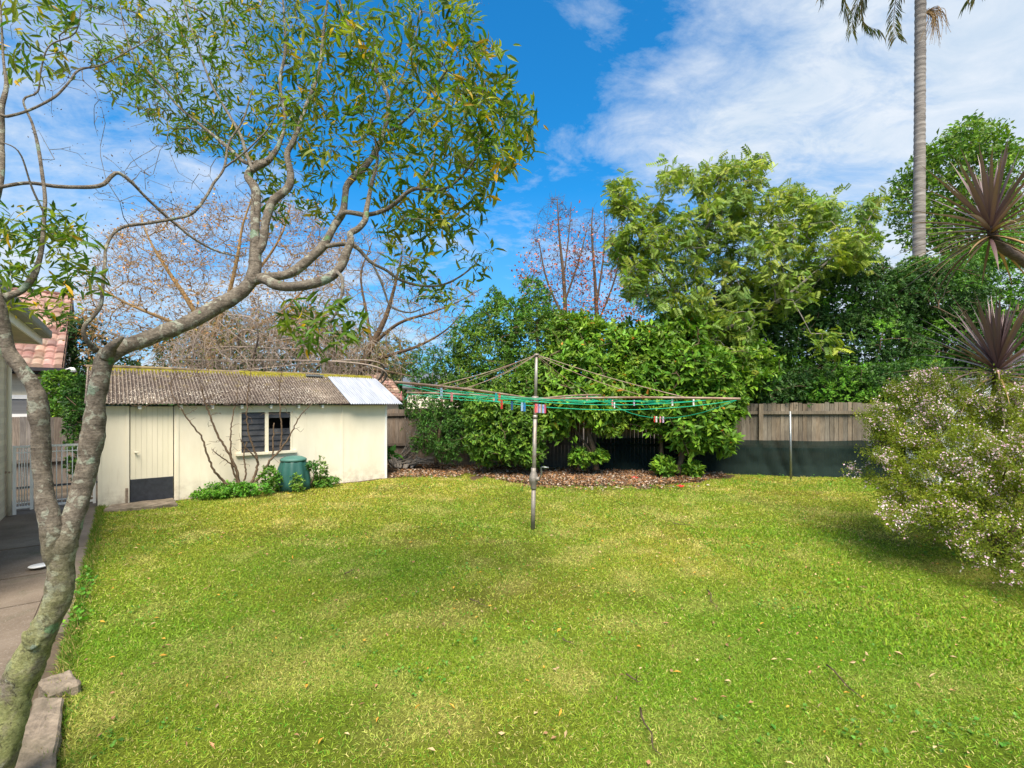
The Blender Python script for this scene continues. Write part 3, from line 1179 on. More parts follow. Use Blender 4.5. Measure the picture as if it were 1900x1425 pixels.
# ================================================================== compost bin
M['bin'] = plain('dark green plastic', (.018, .085, .072), .5, 0, .15, 4, .05, .4, grime=(.03, .10, .085))
M['bin_lid'] = plain('sun faded green plastic', (.06, .16, .135), .55, 0, .15, 4, .05)
cb = G(544.5, 908)
compost = thing('compost_bin', 'dark green fluted plastic compost bin under the shed window', 'compost bin', cb)
d_ = cb[1]
R0, R1, hh = 29.5 * d_ / F, 21.5 * d_ / F, 54 * d_ / F
b = MB()
b.lathe(cb, [(R0, 0), (R0 * .99, hh * .25), (R0 * .95, hh * .5), (R0 * .88, hh * .75), (R1 * 1.04, hh * .94), (R1 * 1.0, hh)], 72,
        lambda th, t: 1 + .06 * np.tanh(2.2 * np.cos(th * 10)) * (1 - .85 * t))
b.build('body', M['bin'], compost, True)
b = MB()
b.lathe(cb + UP * (hh - .01), [(R1 * 1.06, 0), (R1 * 1.07, .035), (R1 * .98, .055), (R1 * .7, .085), (R1 * .3, .10), (.01, .104)], 40)
b.build('lid', M['bin_lid'], compost, True)

# ================================================================== neighbour's houses, own house
def tile_mat(name, a, b, c):
    m, nt, N, L, bs = new_mat(name)
    at = N.new('ShaderNodeAttribute')
    at.attribute_name = 'Col'
    col = ramp(nt, noise_tex(nt, 2.2, 8, .7, obj_vec(nt)), [(.3, a), (.55, b), (.75, c)])
    col = mix(nt, 1.0, col, at.outputs['Color'], 'MULTIPLY')
    L.new(col, bs.inputs['Base Color'])
    bs.inputs['Roughness'].default_value = .9
    return m


M['tile'] = tile_mat('weathered terracotta tile', (.22, .10, .075), (.32, .20, .155), (.38, .33, .27))
M['brown_paint'] = plain('brown painted timber', (.12, .075, .05), .6)
M['dark_gutter'] = plain('dark gutter', (.035, .032, .035), .5)
M['olive_gutter'] = plain('olive green gutter', (.20, .21, .16), .5, 0, .2, 4)
M['soffit'] = plain('beige soffit', (.48, .42, .32), .8)
M['blind'] = plain('grey blind', (.16, .16, .16), .4, 0, .15, 2, 0, .5, (.2, .2, 20))


def brick_mat(name, c1, c2, mort, scale=1.0):
    m, nt, N, L, b = new_mat(name)
    t = N.new('ShaderNodeTexCoord')
    mp = N.new('ShaderNodeMapping')
    L.new(t.outputs['Object'], mp.inputs[0])
    mp.inputs['Rotation'].default_value = (PI / 2, 0, 0)
    br = N.new('ShaderNodeTexBrick')
    br.inputs['Color1'].default_value = (*c1, 1)
    br.inputs['Color2'].default_value = (*c2, 1)
    br.inputs['Mortar'].default_value = (*mort, 1)
    br.inputs['Scale'].default_value = scale
    br.inputs['Mortar Size'].default_value = .006
    br.inputs['Brick Width'].default_value = .24
    br.inputs['Row Height'].default_value = .085
    L.new(mp.outputs[0], br.inputs[0])
    L.new(mix(nt, .35, br.outputs[0], ramp(nt, noise_tex(nt, 3, 6, .6, obj_vec(nt)), [(.3, tuple(.8 * x for x in c1)), (.7, c2)])), b.inputs['Base Color'])
    b.inputs['Roughness'].default_value = .8
    bump(nt, br.outputs['Fac'], -.5, .006)
    return m


M['cream_brick'] = brick_mat('cream brick', (.60, .52, .37), (.66, .58, .43), (.52, .45, .33))
M['pale_brick'] = brick_mat('painted brick', (.66, .60, .46), (.70, .64, .50), (.58, .52, .40))


def tiles(a0, a1, y0, z0, run, pitch_deg, courses, wave, seed):
    """stepped courses of roof tiles in local axes: x along the eave, y up the slope"""
    g = MB()
    tp = math.tan(math.radians(pitch_deg))
    A_ = np.arange(a0, a1, wave / 6)
    for i in range(courses):
        ya, yb = y0 + run * i / courses, y0 + run * (i + 1) / courses + .05
        hgt = .045 * np.abs(np.sin(A_ / wave * PI)) ** .6 + .01 * (fbm(np.c_[A_, A_ * 0 + i, A_ * 0], 2, seed) - .5)
        rows = np.array([np.c_[A_, np.full_like(A_, ya), np.full_like(A_, z0 + (ya - y0) * tp - .03)],
                         np.c_[A_, np.full_like(A_, ya), z0 + (ya - y0) * tp + hgt + .075],
                         np.c_[A_, np.full_like(A_, yb), z0 + (yb - y0) * tp + hgt + .005]])
        tid = np.floor(A_ / wave).astype(int)
        sh = .6 + .7 * _hash(tid, np.full_like(tid, i), np.zeros_like(tid), seed)
        g.grid(rows, np.repeat(np.stack([sh, sh * (.9 + .2 * _hash(tid, np.full_like(tid, i), np.ones_like(tid), seed)), sh], -1)[None], 3, 0))
    return g


ang = math.atan2(V_[1], V_[0])
NC = P(118, 683, 15.0)
nh = thing('neighbour_house', 'cream brick house with a weathered terracotta tile roof behind the paling fence', 'house', (NC[0], NC[1], 0), ang)
ez = NC[2]
run, pit = 5.4, 30
tp = math.tan(math.radians(pit))
roof = tiles(-9, 0, 0, ez, run, pit, 13, .24, 3).build('roof', M['tile'], nh, local=True)
b = MB()
Vr = [[-9, run, ez + run * tp], [0, run, ez + run * tp], [0, 2 * run, ez], [-9, 2 * run, ez], [-9, run, ez + run * tp - .04], [0, run, ez + run * tp - .04], [0, 2 * run, ez - .04], [-9, 2 * run, ez - .04]]
b.add(Vr, [[[0, 1, 2, 3], [7, 6, 5, 4], [1, 5, 6, 2]]], (.8, .8, .8))
b.build('rear_roof', M['tile'], roof, local=True)
b = MB()
b.tube([(-9, run, ez + run * tp + .03), (.02, run, ez + run * tp + .03)], .09, 10, (.8, .6, .6))
b.build('ridge_tiles', M['tile'], roof, True, local=True)
b = MB()
pts = [(.45, -.1), (2 * run - .45, -.1), (2 * run - .45, ez - .1), (run, ez + (run - .45) * tp), (.45, ez - .1)]
Vv = [(-.22, y, z) for y, z in pts] + [(-.02 - .18, y, z) for y, z in pts]
b.box((-9, .45, -.1), (-.22, .6, ez - .1))
k = len(pts)
b.add([(-.45, y, z) for y, z in pts] + [(-.22, y, z) for y, z in pts], [np.array([list(range(k))[::-1], list(range(k, 2 * k))]), np.array([[i, (i + 1) % k, (i + 1) % k + k, i + k] for i in range(k)])])
b.build('wall', M['cream_brick'], nh, local=True)
b = MB()
for y0, y1, z0_, z1_ in ((0.0, run, ez, ez + run * tp), (2 * run, run, ez, ez + run * tp)):
    b.add([[-.03, y0, z0_ - .22], [.0, y0, z0_ - .22], [.0, y1, z1_ - .22], [-.03, y1, z1_ - .22], [-.03, y0, z0_ - .0], [.0, y0, z0_ - .0], [.0, y1, z1_ - .0], [-.03, y1, z1_ - .0]],
          [[[0, 1, 2, 3], [7, 6, 5, 4], [1, 5, 6, 2], [0, 3, 7, 4], [0, 4, 5, 1], [3, 2, 6, 7]]])
b.build('bargeboard', M['brown_paint'], nh, local=True)
b = MB()
b.box((-9, -.09, ez - .11), (.03, .0, ez - .005))
b.build('gutter', M['dark_gutter'], nh, local=True)
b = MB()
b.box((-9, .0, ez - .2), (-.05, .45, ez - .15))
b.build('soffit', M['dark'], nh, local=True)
b = MB()
b.tube([(-.12, .38, ez - .12), (-.12, .38, .0)], .035, 8)
b.build('downpipe', M['cream'], nh, True, local=True)


def nh_a(px):     # along the eave wall of the neighbour's house (wall at y = .45)
    k = (px - CX) / F
    ox, oy = NC[0] + .45 * U_[0], NC[1] + .45 * U_[1]
    return (k * oy - ox) / (V_[0] - k * V_[1]), oy


a0, oy = nh_a(-20)
a1, _ = nh_a(62)
dw = oy + a1 * V_[1]
zt, zb = H - (733 - HY) * dw / F, H - (775 - HY) * dw / F
b = MB()
for lo_, hi_ in (((a0, .40, zt - .12), (a1, .449, zt)), ((a0, .40, zb), (a1, .449, zb + .12)), ((a1 - .1, .40, zb + .12), (a1, .449, zt - .12)), ((a0, .40, zb + .12), (a0 + .1, .449, zt - .12))):
    b.box(lo_, hi_)
wn = b.build('window', M['white_paint'], nh, local=True)
b = MB()
b.box((a0 + .1, .43, zb + .12), (a1 - .1, .447, zt - .12))
b.build('pane', M['blind'], wn, local=True)
b = MB()
b.tube([(-.1, .05, ez - .1), (.10, -.02, ez - .02), (.18, -.06, ez + .02)], .018, 6)
b.lathe((.22, -.10, ez - .12), [(.03, .14), (.06, .1), (.10, 0.0), (.085, .0)], 12)
b.build('floodlight', M['white_paint'], nh, True, local=True)
b = MB()
b.box((nh_a(72)[0], .405, ez - .62), (nh_a(80)[0], .449, ez - .25))
b.build('air_vent', M['soffit'], nh, local=True)

# the far house whose gable shows past the shed
FC = P(752, 742, 24.0)
fh = thing('far_house', 'distant house with a faded pinkish tile roof showing past the right end of the shed', 'house', (FC[0], FC[1], 0), ang)
ez = FC[2]
run, pit = 2.3, 35
tp = math.tan(math.radians(pit))
rf = tiles(-3.2, 0, 0, ez, run, pit, 12, .3, 9).build('roof', M['tile'], fh, local=True)
b = MB()
b.add([[-3.2, run, ez + run * tp], [0, run, ez + run * tp], [0, 2 * run, ez], [-3.2, 2 * run, ez], [-3.2, run, ez + run * tp - .04], [0, run, ez + run * tp - .04], [0, 2 * run, ez - .04], [-3.2, 2 * run, ez - .04]],
      [[[0, 1, 2, 3], [7, 6, 5, 4], [1, 5, 6, 2]]], (.8, .8, .8))
b.build('rear_roof', M['tile'], rf, local=True)
b = MB()
pts = [(.3, -.1), (2 * run - .3, -.1), (2 * run - .3, ez - .1), (run, ez + (run - .3) * tp), (.3, ez - .1)]
b.add([(-.45, y, z) for y, z in pts] + [(-.22, y, z) for y, z in pts], [np.array([list(range(5))[::-1], list(range(5, 10))]), np.array([[i, (i + 1) % 5, (i + 1) % 5 + 5, i + 5] for i in range(5)])])
b.box((-3.0, .3, -.1), (-.45, .5, ez - .1))
b.build('wall', M['cream_brick'], fh, local=True)
b = MB()
for y0, y1 in ((0.0, run), (2 * run, run)):
    z0_, z1_ = ez, ez + run * tp
    b.add([[-.04, y0, z0_ - .35], [.02, y0, z0_ - .35], [.02, y1, z1_ - .35], [-.04, y1, z1_ - .35], [-.04, y0, z0_ + .04], [.02, y0, z0_ + .04], [.02, y1, z1_ + .04], [-.04, y1, z1_ + .04]],
          [[[0, 1, 2, 3], [7, 6, 5, 4], [1, 5, 6, 2], [0, 3, 7, 4], [0, 4, 5, 1], [3, 2, 6, 7]]])
b.build('bargeboard', M['brown_paint'], fh, local=True)

# a white roofed building farther still
WC = P(800, 735, 33.0)
wh = thing('white_building', 'far white building glimpsed between the shed roof and the hedge', 'building', (WC[0], WC[1], 0), .2)
b = MB()
b.box((-1.6, 0, -.1), (2, 3, 2.9))
b.build('wall', M['cream'], wh, local=True)
b = MB()
b.add([[-1.9, -.3, 2.85], [2.3, -.3, 2.85], [2.3, 1.6, 3.9], [-1.9, 1.6, 3.9], [2.3, 3.4, 2.85], [-1.9, 3.4, 2.85], [-1.9, -.3, 2.75], [2.3, -.3, 2.75], [2.3, 3.4, 2.75], [-1.9, 3.4, 2.75]],
      [[[0, 1, 2, 3], [3, 2, 4, 5], [6, 7, 1, 0], [9, 8, 7, 6]], [[1, 4, 2]], [[0, 3, 5]]])
b.build('roof', M['galv'], wh, local=True)

# own house at the left edge
HC = G(12, 955)
hu = nrm(np.array([-.625, .781, 0]))
hv = np.array([hu[1], -hu[0], 0])
hang = math.atan2(hv[1], hv[0])
oh = thing('brick_house', 'pale painted brick house wall with white fascia and olive gutter at the left edge', 'house', HC, hang)
b = MB()
b.box((-5, -5, -.1), (0, 0, 2.75))
b.build('wall', M['pale_brick'], oh, local=True)
b = MB()
b.box((-.02, -5, 2.752), (.36, .22, 2.775))
b.box((-5, .002, 2.752), (-.02, .22, 2.775))
b.build('soffit', M['soffit'], oh, local=True)
b = MB()
b.box((.36, -5, 2.72), (.385, .245, 2.92))
b.box((-5, .22, 2.72), (.36, .245, 2.92))
b.build('fascia', M['white_paint'], oh, local=True)
b = MB()
prof = [(.0, 0), (.0, .10), (.012, .10), (.012, .015), (.09, .015), (.10, .04), (.10, .12), (.112, .12), (.112, .03), (.098, 0)]
k = len(prof)
Vv = [(.386 + x, y, 2.83 + z) for y in (-5, .28) for x, z in prof]
b.add(Vv, [np.array([[i, (i + 1) % k, (i + 1) % k + k, i + k] for i in range(k)]), np.array([list(range(k, 2 * k))])])
b.build('gutter', M['olive_gutter'], oh, local=True)
b = MB()
b.add([[.40, -5.1, 2.95], [.40, .28, 2.95], [-2.4, -1.6, 4.1], [-2.6, -3.2, 4.1], [-5.5, .28, 2.95], [-5.5, -5.1, 2.95]], [[[0, 1, 2, 3], [3, 2, 4, 5]], [[1, 4, 2], [0, 3, 5]]], (.8, .8, .8))
b.build('roof', M['tile'], oh, local=True)
b = MB()
b.tube([(.045, -.12, 2.75), (.045, -.12, .0)], .03, 8)
b.build('downpipe', M['cream'], oh, True, local=True)

# ================================================================== gate
gc = G(20, 956)
ga = math.atan2(V_[1], V_[0])
gate = thing('garden_gate', 'white tubular steel gate between the brick house and the shed', 'gate', gc, ga)


def g_a(px):
    k = (px - CX) / F
    return (k * gc[1] - gc[0]) / (V_[0] - k * V_[1])


gt = 1.08
gw0, gw1, ge = g_a(62), g_a(68), g_a(178)
b = MB()
for x0, x1 in ((.02, .06), (gw0 - .04, gw0), (gw1, gw1 + .04), (ge - .04, ge)):
    b.box((x0, -.02, .06 if x0 > .03 else 0), (x1, .02, gt))
for z in (gt - .035, .09):
    b.box((.06, -.016, z), (gw0 - .04, .016, z + .032))
    b.box((gw1 + .04, -.016, z), (ge - .04, .016, z + .032))
b.build('frame', M['white_paint'], gate, local=True)
for x0, x1, n in ((.06, gw0 - .04, 4), (gw1 + .04, ge - .04, 9)):
    for i in range(1, n + 1):
        x = x0 + (x1 - x0) * i / (n + 1)
        b = MB()
        b.tube([(x, 0, .12), (x, 0, gt - .03)], .0075, 6)
        b.build('bar', M['white_paint'], gate, True, local=True)
for x0, x1 in ((.06, gw0 - .04), (gw1 + .04, ge - .04)):
    for z in (gt - .12, .17):
        b = MB()
        b.box((x0, -.006, z), (x1, .006, z + .015))
        b.build('rail', M['white_paint'], gate, local=True)
b = MB()
b.box((-.06, -.03, .66), (.02, -.015, .69))
b.tube([(-.01, -.03, .675), (-.01, -.07, .675)], .014, 8)
b.build('latch', M['rusty_pipe'], gate, local=True)


# ================================================================== fences
def wood(name, lo_, hi_):
    m, nt, N, L, b = new_mat(name)
    at = N.new('ShaderNodeAttribute')
    at.attribute_name = 'Col'
    n = noise_tex(nt, 4, 10, .7, obj_vec(nt, (12, 12, 1)), .4)
    c = ramp(nt, n, [(.3, lo_), (.7, hi_)])
    c = mix(nt, ramp(nt, noise_tex(nt, 1.3, 4, .6, obj_vec(nt)), [(.4, (0, 0, 0)), (.8, (.6, .6, .6))]), c, tuple(.55 * x for x in lo_))
    c = mix(nt, 1.0, c, at.outputs['Color'], 'MULTIPLY')
    L.new(c, b.inputs['Base Color'])
    b.inputs['Roughness'].default_value = .9
    b.inputs['Specular IOR Level'].default_value = .2
    bump(nt, n, .5, .006)
    return m


M['paling'] = wood('weathered hardwood', (.085, .066, .052), (.26, .21, .17))
M['paling_grey'] = wood('silvered hardwood', (.10, .085, .075), (.29, .25, .22))
M['paling_warm'] = wood('warm hardwood', (.105, .085, .062), (.29, .245, .185))


def fence(label, a, b, h0, h1, mat, post_at, rail=(.22, .55), gap=.005, bw=.092, seed=0, wob=.02):
    a, b = np.asarray(a, float), np.asarray(b, float)
    L_ = np.linalg.norm(b - a)
    t = thing('paling_fence', label, 'fence', a, math.atan2(*(b - a)[1::-1]), 'paling fences')
    n = int(L_ / (bw + gap))
    m_ = MB()
    for i in range(n):
        x = i * L_ / n
        f = i / n
        h = h0 + (h1 - h0) * f + random.uniform(-wob, wob)
        g_ = random.choice([.002, .004, .006, .012, .018]) if gap > .004 else .003
        s = random.uniform(.72, 1.2)
        y = random.uniform(-.006, .006)
        wv = random.uniform(.94, 1.06)
        m_.box((x + g_ / 2, .02 + y, 0), (x + L_ / n - g_ / 2, .036 + y, h), col=(s, s * wv, s * wv ** 2))
    m_.build('palings', M[mat], t, local=True)
    for r in rail:
        m_ = MB()
        z0, z1 = h0 - r, h1 - r
        m_.add([[0, -.04, z0], [L_, -.04, z1], [L_, .012, z1], [0, .012, z0], [0, -.04, z0 + .075], [L_, -.04, z1 + .075], [L_, .012, z1 + .075], [0, .012, z0 + .075]],
               [[[0, 3, 2, 1], [4, 5, 6, 7], [0, 1, 5, 4], [1, 2, 6, 5], [2, 3, 7, 6], [3, 0, 4, 7]]], (.85, .85, .85))
        m_.build('rail', M[mat], t, local=True)
    for f in post_at:
        m_ = MB()
        x = f * L_
        h = h0 + (h1 - h0) * f - .02
        m_.box((x - .05, -.11, -.1), (x + .05, -.042, h), col=(.9, .88, .85))
        m_.build('post', M[mat], t, local=True)
    return t


fx = lambda x: np.array([x, fence_y(x), 0])
fence('long weathered paling fence behind the bushes with green shade cloth along its foot', fx(1.9), fx(15.0), 1.72, 1.80, 'paling_warm', (.325, .62, .9), (.27, 1.1), .006, .094)
fence('brown paling fence between the right end of the shed and the hedge', fx(-5.5), fx(1.88), 1.54, 1.70, 'paling', (.47, .72), (.20, 1.05), .004)
SF0 = G(-60, 911)
SF1 = SF0 + V_ * (2.95)
fence('grey paling fence behind the white gate', SF0 - V_ * 1.5, SF1, 1.42, 1.46, 'paling_grey', (.1,), (.95,), .004, .10, wob=.03)

# shade cloth hung on the fence
m, nt, N_, L_, b_ = new_mat('dark green shade cloth')
v = obj_vec(nt)
L_.new(ramp(nt, noise_tex(nt, 1.5, 5, .6, v), [(.3, (.008, .016, .014)), (.7, (.020, .032, .028))]), b_.inputs['Base Color'])
b_.inputs['Roughness'].default_value = 1
tr = N_.new('ShaderNodeBsdfTransparent')
mx_ = N_.new('ShaderNodeMixShader')
mx_.inputs[0].default_value = .09
b_.inputs['Specular IOR Level'].default_value = .05
L_.new(b_.outputs[0], mx_.inputs[1])
L_.new(tr.outputs[0], mx_.inputs[2])
L_.new(mx_.outputs[0], N_['Material Output'].inputs['Surface'])
xs_ = np.linspace(2.2, 12.5, 260)
zs_ = np.linspace(0, 1, 26)
XX, ZZ = np.meshgrid(xs_, zs_)
YY = fence_y(XX) - .125
post_x = G(1452, 880)[0]
fold = np.exp(-((XX - post_x) / .55) ** 2)
YY -= (.09 * fold * np.abs(np.sin((XX - post_x) * 9 + ZZ * 2.6)) + .07 * fbm(np.stack([XX, ZZ * 1.2 + XX * .3, XX * 0], -1), 2.2, 8, 3) + .22 * np.clip(.30 - ZZ, 0, 1))
TOP = .90 - .03 * np.abs(np.sin(XX * 1.9)) - .02 * fold
sc_ = MB()
sc_.grid(np.stack([XX, YY, ZZ * TOP - .03], -1))
o = sc_.build('shade_cloth', m, smooth=True)
tag(o, 'dark green shade cloth hung along the lower half of the paling fence', 'shade cloth')
b = MB()
sp_ = G(1468, 889)
b.tube([sp_ - UP * .1, P(1466, 763, sp_[1])], .024, 12)
o = b.build('steel_post', M['galv'], smooth=True)
tag(o, 'grey steel pipe post standing in front of the shade cloth', 'post')

# ================================================================== rotary clothes hoist
HB = G(988.5, 981)
D = HB[1]
hoist = thing('clothes_hoist', 'old galvanised rotary clothes hoist with green lines on the lawn', 'clothes hoist', HB)
hub = P(993, 741, D)
top = P(995.5, 658, D)
seg = lambda y: HB + (top - HB) * ((981 - y) / (981 - 658))
M['steel_old'] = plain('old galvanised pipe', (.33, .31, .28), .5, .45, .25, 10, .1, grime=(.20, .13, .09))
M['iron'] = plain('cast iron housing', (.26, .23, .20), .6, .4, .25, 15, .2)
b = MB()
b.tube([HB - UP * .05, seg(905)], .030, 16)
b.build('lower_post', M['iron'], hoist, True)
b = MB()
b.tube([seg(905), seg(775)], .0275, 16)
b.tube([seg(777), seg(770)], .031, 16)
b.build('sleeve', M['steel_old'], hoist, True)
b = MB()
b.tube([seg(771), seg(765), seg(745)], .0225, 14)
b.build('rusty_section', M['rusty_pipe'], hoist, True)
b = MB()
b.tube([seg(746), top], .0215, 14)
b.build('mast', M['steel_old'], hoist, True)
b = MB()
b.lathe(seg(908), [(.036, 0), (.042, .02), (.042, .07), (.058, .10), (.066, .14), (.062, .18), (.05, .21), (.036, .25), (.034, .30)], 20)
c_ = seg(889)
b.tube([c_ + [.02, -.03, 0], c_ + [.075, -.05, .01]], [.032, .030], 12)
b.build('gear_housing', M['iron'], hoist, True)
b = MB()
c_ = seg(888)
b.tube([c_ + [.075, -.05, .01], c_ + [.10, -.06, .06], c_ + [.10, -.06, .165], c_ + [.12, -.075, .17], c_ + [.20, -.10, .165]], [.008, .008, .008, .011, .011], 8)
b.build('crank', M['galv'], hoist, True)
b = MB()
b.lathe(hub - UP * .045, [(.045, 0), (.055, .02), (.055, .07), (.04, .09)], 16)
b.build('hub', M['iron'], hoist, True)
b = MB()
b.lathe(top - UP * .015, [(.036, 0), (.04, .01), (.036, .024), (.01, .03)], 14)
b.build('mast_cap', M['iron'], hoist, True)
Lh = .395 * D
ph = math.radians(30)
arms_end = [P(1374, 740, D - Lh * math.sin(ph)),
            P(733, 709, D - Lh * .95 * math.cos(ph)),
            P(754, 728.5, D + Lh * .90 * math.sin(ph)),
            hub + np.array([Lh * math.sin(ph), Lh * math.cos(ph), .10])]
order = [0, 1, 2, 3]         # round the head
for e in arms_end:
    b = MB()
    t = np.linspace(0, 1, 9)[:, None]
    pts = hub + (e - hub) * t
    pts[:, 2] += .02 * np.sin(t[:, 0] * PI)
    b.tube(pts, .0135, 10)
    a = b.build('arm', M['rusty_pipe'], hoist, True)
    b = MB()
    q = hub + (e - hub) * .80
    q2 = np.array([top + (q - top) * s for s in np.linspace(0, 1, 8)])
    q2[:, 2] -= .03 * np.sin(np.linspace(0, 1, 8) * PI)
    b.tube(q2, .0050, 5)
    b.build('stay_wire', M['rusty_pipe'], hoist, True)
    b = MB()
    q = hub + (e - hub) * .62 + UP * .012
    q3 = np.array([top + (q - top) * s for s in np.linspace(0, 1, 8)])
    q3[:, 2] -= .05 * np.sin(np.linspace(0, 1, 8) * PI)
    b.tube(q3, .0040, 5)
    b.build('stay_wire', M['rusty_pipe'], hoist, True)
M['green_line'] = plain('green plastic line', (.010, .40, .22), .4, 0, .15, 20)
line_pts = []
for f in (.985, .86, .72, .57, .42):
    for i in range(4):
        a, c_ = arms_end[i], arms_end[(i + 1) % 4]
        p0 = hub + (a - hub) * f - UP * .016
        p1 = hub + (c_ - hub) * f - UP * .016
        t = np.linspace(0, 1, 13)[:, None]
        pts = p0 + (p1 - p0) * t
        sag = rng.uniform(.02, .11) * np.linalg.norm(p1 - p0) / 2.5
        if i == 0 and f > .9:
            sag = .17
        if i == 3 and f > .9:
            sag = .30
        pts[:, 2] -= sag * 4 * (t * (1 - t))[:, 0]
        b = MB()
        b.tube(pts, .0043, 5)
        b.build('clothes_line', M['green_line'], hoist, True)
        line_pts.append(np.array([p0 + (p1 - p0) * s - UP * sag * 4 * s * (1 - s) for s in np.linspace(.01, .99, 140)]))
LP = np.concatenate(line_pts)
LPX = np.c_[CX + F * LP[:, 0] / LP[:, 1], HY - F * (LP[:, 2] - H) / LP[:, 1]]
LT = np.concatenate([np.gradient(l, axis=0) for l in line_pts])

peg_cols = {'red': (.62, .035, .03), 'pink': (.78, .28, .30), 'blue': (.03, .22, .55), 'pale blue': (.36, .52, .72), 'teal': (.02, .33, .38), 'white': (.78, .74, .72), 'lilac': (.58, .46, .62), 'navy': (.02, .07, .24), 'green': (.12, .40, .16)}
for k_, c_ in peg_cols.items():
    M['peg ' + k_] = plain('peg ' + k_, c_, .45, 0, .1, 20)
pegs = [(745, 735, 'pink', 'far left end, nearest the shed roof'), (818, 727, 'pale blue', 'left arm, beside the hedge'), (837, 735, 'pink', 'left line, just right of a blue one'),
        (916, 744, 'pink', 'left inner line, lowest of a trio with teal and red'), (921, 736, 'teal', 'inner line between a pink and a big red one'), (929, 731, 'red', 'inner line left of the mast, highest of the reds'),
        (929, 753, 'red', 'lowest front line left of the mast'), (951, 757, 'navy', 'front line, left of a pale blue pair'), (967, 757, 'pale blue', 'front line, left one of a touching pair'), (971, 757, 'blue', 'front line, right one of a touching pair'),
        (992, 737, 'pink', 'directly against the mast'), (996, 740, 'lilac', 'against the mast beside a pink one'),
        (1047, 739, 'red', 'inner line right of the mast'), (1089, 742, 'pink', 'inner line right of the mast, beside a lone red one'), (1136, 752, 'pink', 'front line between the mast and the right arm end'),
        (1140, 753, 'white', 'front line touching a pink one'), (1176, 753, 'lilac', 'front line halfway out to the right arm end'), (1215, 774, 'red', 'lowest sagging line at right, first of four'),
        (1219, 774, 'white', 'lowest sagging line at right, second of four'), (1226, 774, 'pink', 'lowest sagging line at right, third of four'), (1230, 774, 'lilac', 'lowest sagging line at right, last of four'),
        (1252, 744, 'white', 'right arm lines, left of another white one'), (1286, 743, 'white', 'right arm lines, nearest the right arm end')]
row = ['red', 'pink', 'red', 'teal', 'navy', 'pale blue', 'red', 'green', 'blue', 'navy', 'white', 'blue', 'red']
nth = ['first', 'second', 'third', 'fourth', 'fifth', 'sixth', 'seventh', 'eighth', 'ninth', 'tenth', 'eleventh', 'twelfth', 'last']
peg_mesh = None


def make_peg():
    b = MB()
    for s in (-1, 1):
        for z0, z1, x0, x1 in ((-.040, -.008, .0015, .0055), (-.008, .006, .0030, .0065), (.006, .022, .0012, .0050)):
            b.box((min(s * x0, s * x1), -.0055, z0), (max(s * x0, s * x1), .0055, z1))
    b.tube([(-.0075, 0, -.004), (.0075, 0, -.004)], .0035, 8)
    return b


def put_peg(p, t, col, label):
    global peg_mesh
    if peg_mesh is None:
        o = make_peg().build('clothes_peg', M['peg ' + col], local=True)
        peg_mesh = o.data
    else:
        o = bpy.data.objects.new('clothes_peg', peg_mesh)
        C.objects.link(o)
    o.material_slots[0].link = 'OBJECT'
    o.material_slots[0].material = M['peg ' + col]
    o.location = p
    o.rotation_euler = (0, 0, math.atan2(t[1], t[0]) + random.uniform(-.15, .15))
    o.scale = (1.6, 1.4, 1.4)
    tag(o, label, 'peg', 'clothes pegs on the hoist lines')


for x, y, col, where in pegs:
    d2 = (LPX[:, 0] - x) ** 2 + (LPX[:, 1] + 5 - y) ** 2 * 1.0
    j = int(np.argmin(d2))
    put_peg(LP[j] - UP * .006, LT[j], col, ('%s clothes peg on the %s' if where[:8] != 'directly' and where[:7] != 'against' else '%s clothes peg %s') % (col, where))
fl_ = line_pts[0]          # the outermost front line
fpx = CX + F * fl_[:, 0] / fl_[:, 1]
for i, col in enumerate(row):
    x = 994 + 17.0 * i / 12
    j = int(np.argmin(np.abs(fpx - x)))
    j = min(j, len(fl_) - 2)
    f_ = (x - fpx[j]) / (fpx[j + 1] - fpx[j])
    p = fl_[j] + (fl_[j + 1] - fl_[j]) * f_
    put_peg(p - UP * .006, fl_[j + 1] - fl_[j], col, '%s clothes peg, %s from the left in the tight row beside the mast' % (col, nth[i]))

# ------------------------------------------------------------------ small things lying about
b = MB()
wp = G(72, 1051, .03)
b.lathe(wp, [(.075, 0), (.085, .008), (.08, .014), (.0, .012)], 20)
tag(b.build('dish', M['white_paint'], smooth=True), 'small white dish lying on the concrete path behind the tree', 'dish')
sticks = [((1537, 1236), (1604, 1302), 'long curved dry stick lying on the lawn at the right'), ((1185, 1318), (1222, 1400), 'dry stick lying on the lawn near the bottom of the view'), ((1165, 1255), (1190, 1262), 'very short twig lying on the lawn above the lowest stick'),
          ((1314, 1095), (1332, 1130), 'upright looking twig lying on the lawn below the hoist, to its right'), ((1245, 970), (1285, 975), 'thin straw coloured twig lying on the lawn nearest the hoist on its right'), ((870, 1110), (905, 1125), 'short brown twig lying on the lawn just left of the hoist foot'),
          ((640, 1062), (660, 1054), 'tiny twig lying farthest left on the lawn'), ((1040, 1185), (1065, 1195), 'short twig lying midway below the hoist post')]
for i, (p0, p1, lb) in enumerate(sticks):
    a, c_ = G(*p0, .03), G(*p1, .03)
    t = np.linspace(0, 1, 6)[:, None]
    pts = a + (c_ - a) * t + rng.normal(size=(6, 3)) * np.array([.012, .012, .004])
    b = MB()
    b.tube(pts, np.linspace(.006, .002, 6), 6)
    mid = pts[3]
    b.tube([mid, mid + rng.normal(size=3) * .03 + UP * .015], [.003, .001], 5)
    tag(b.build('fallen_stick', M['bark_brown'], smooth=True), lb, 'stick', 'sticks fallen on the lawn')
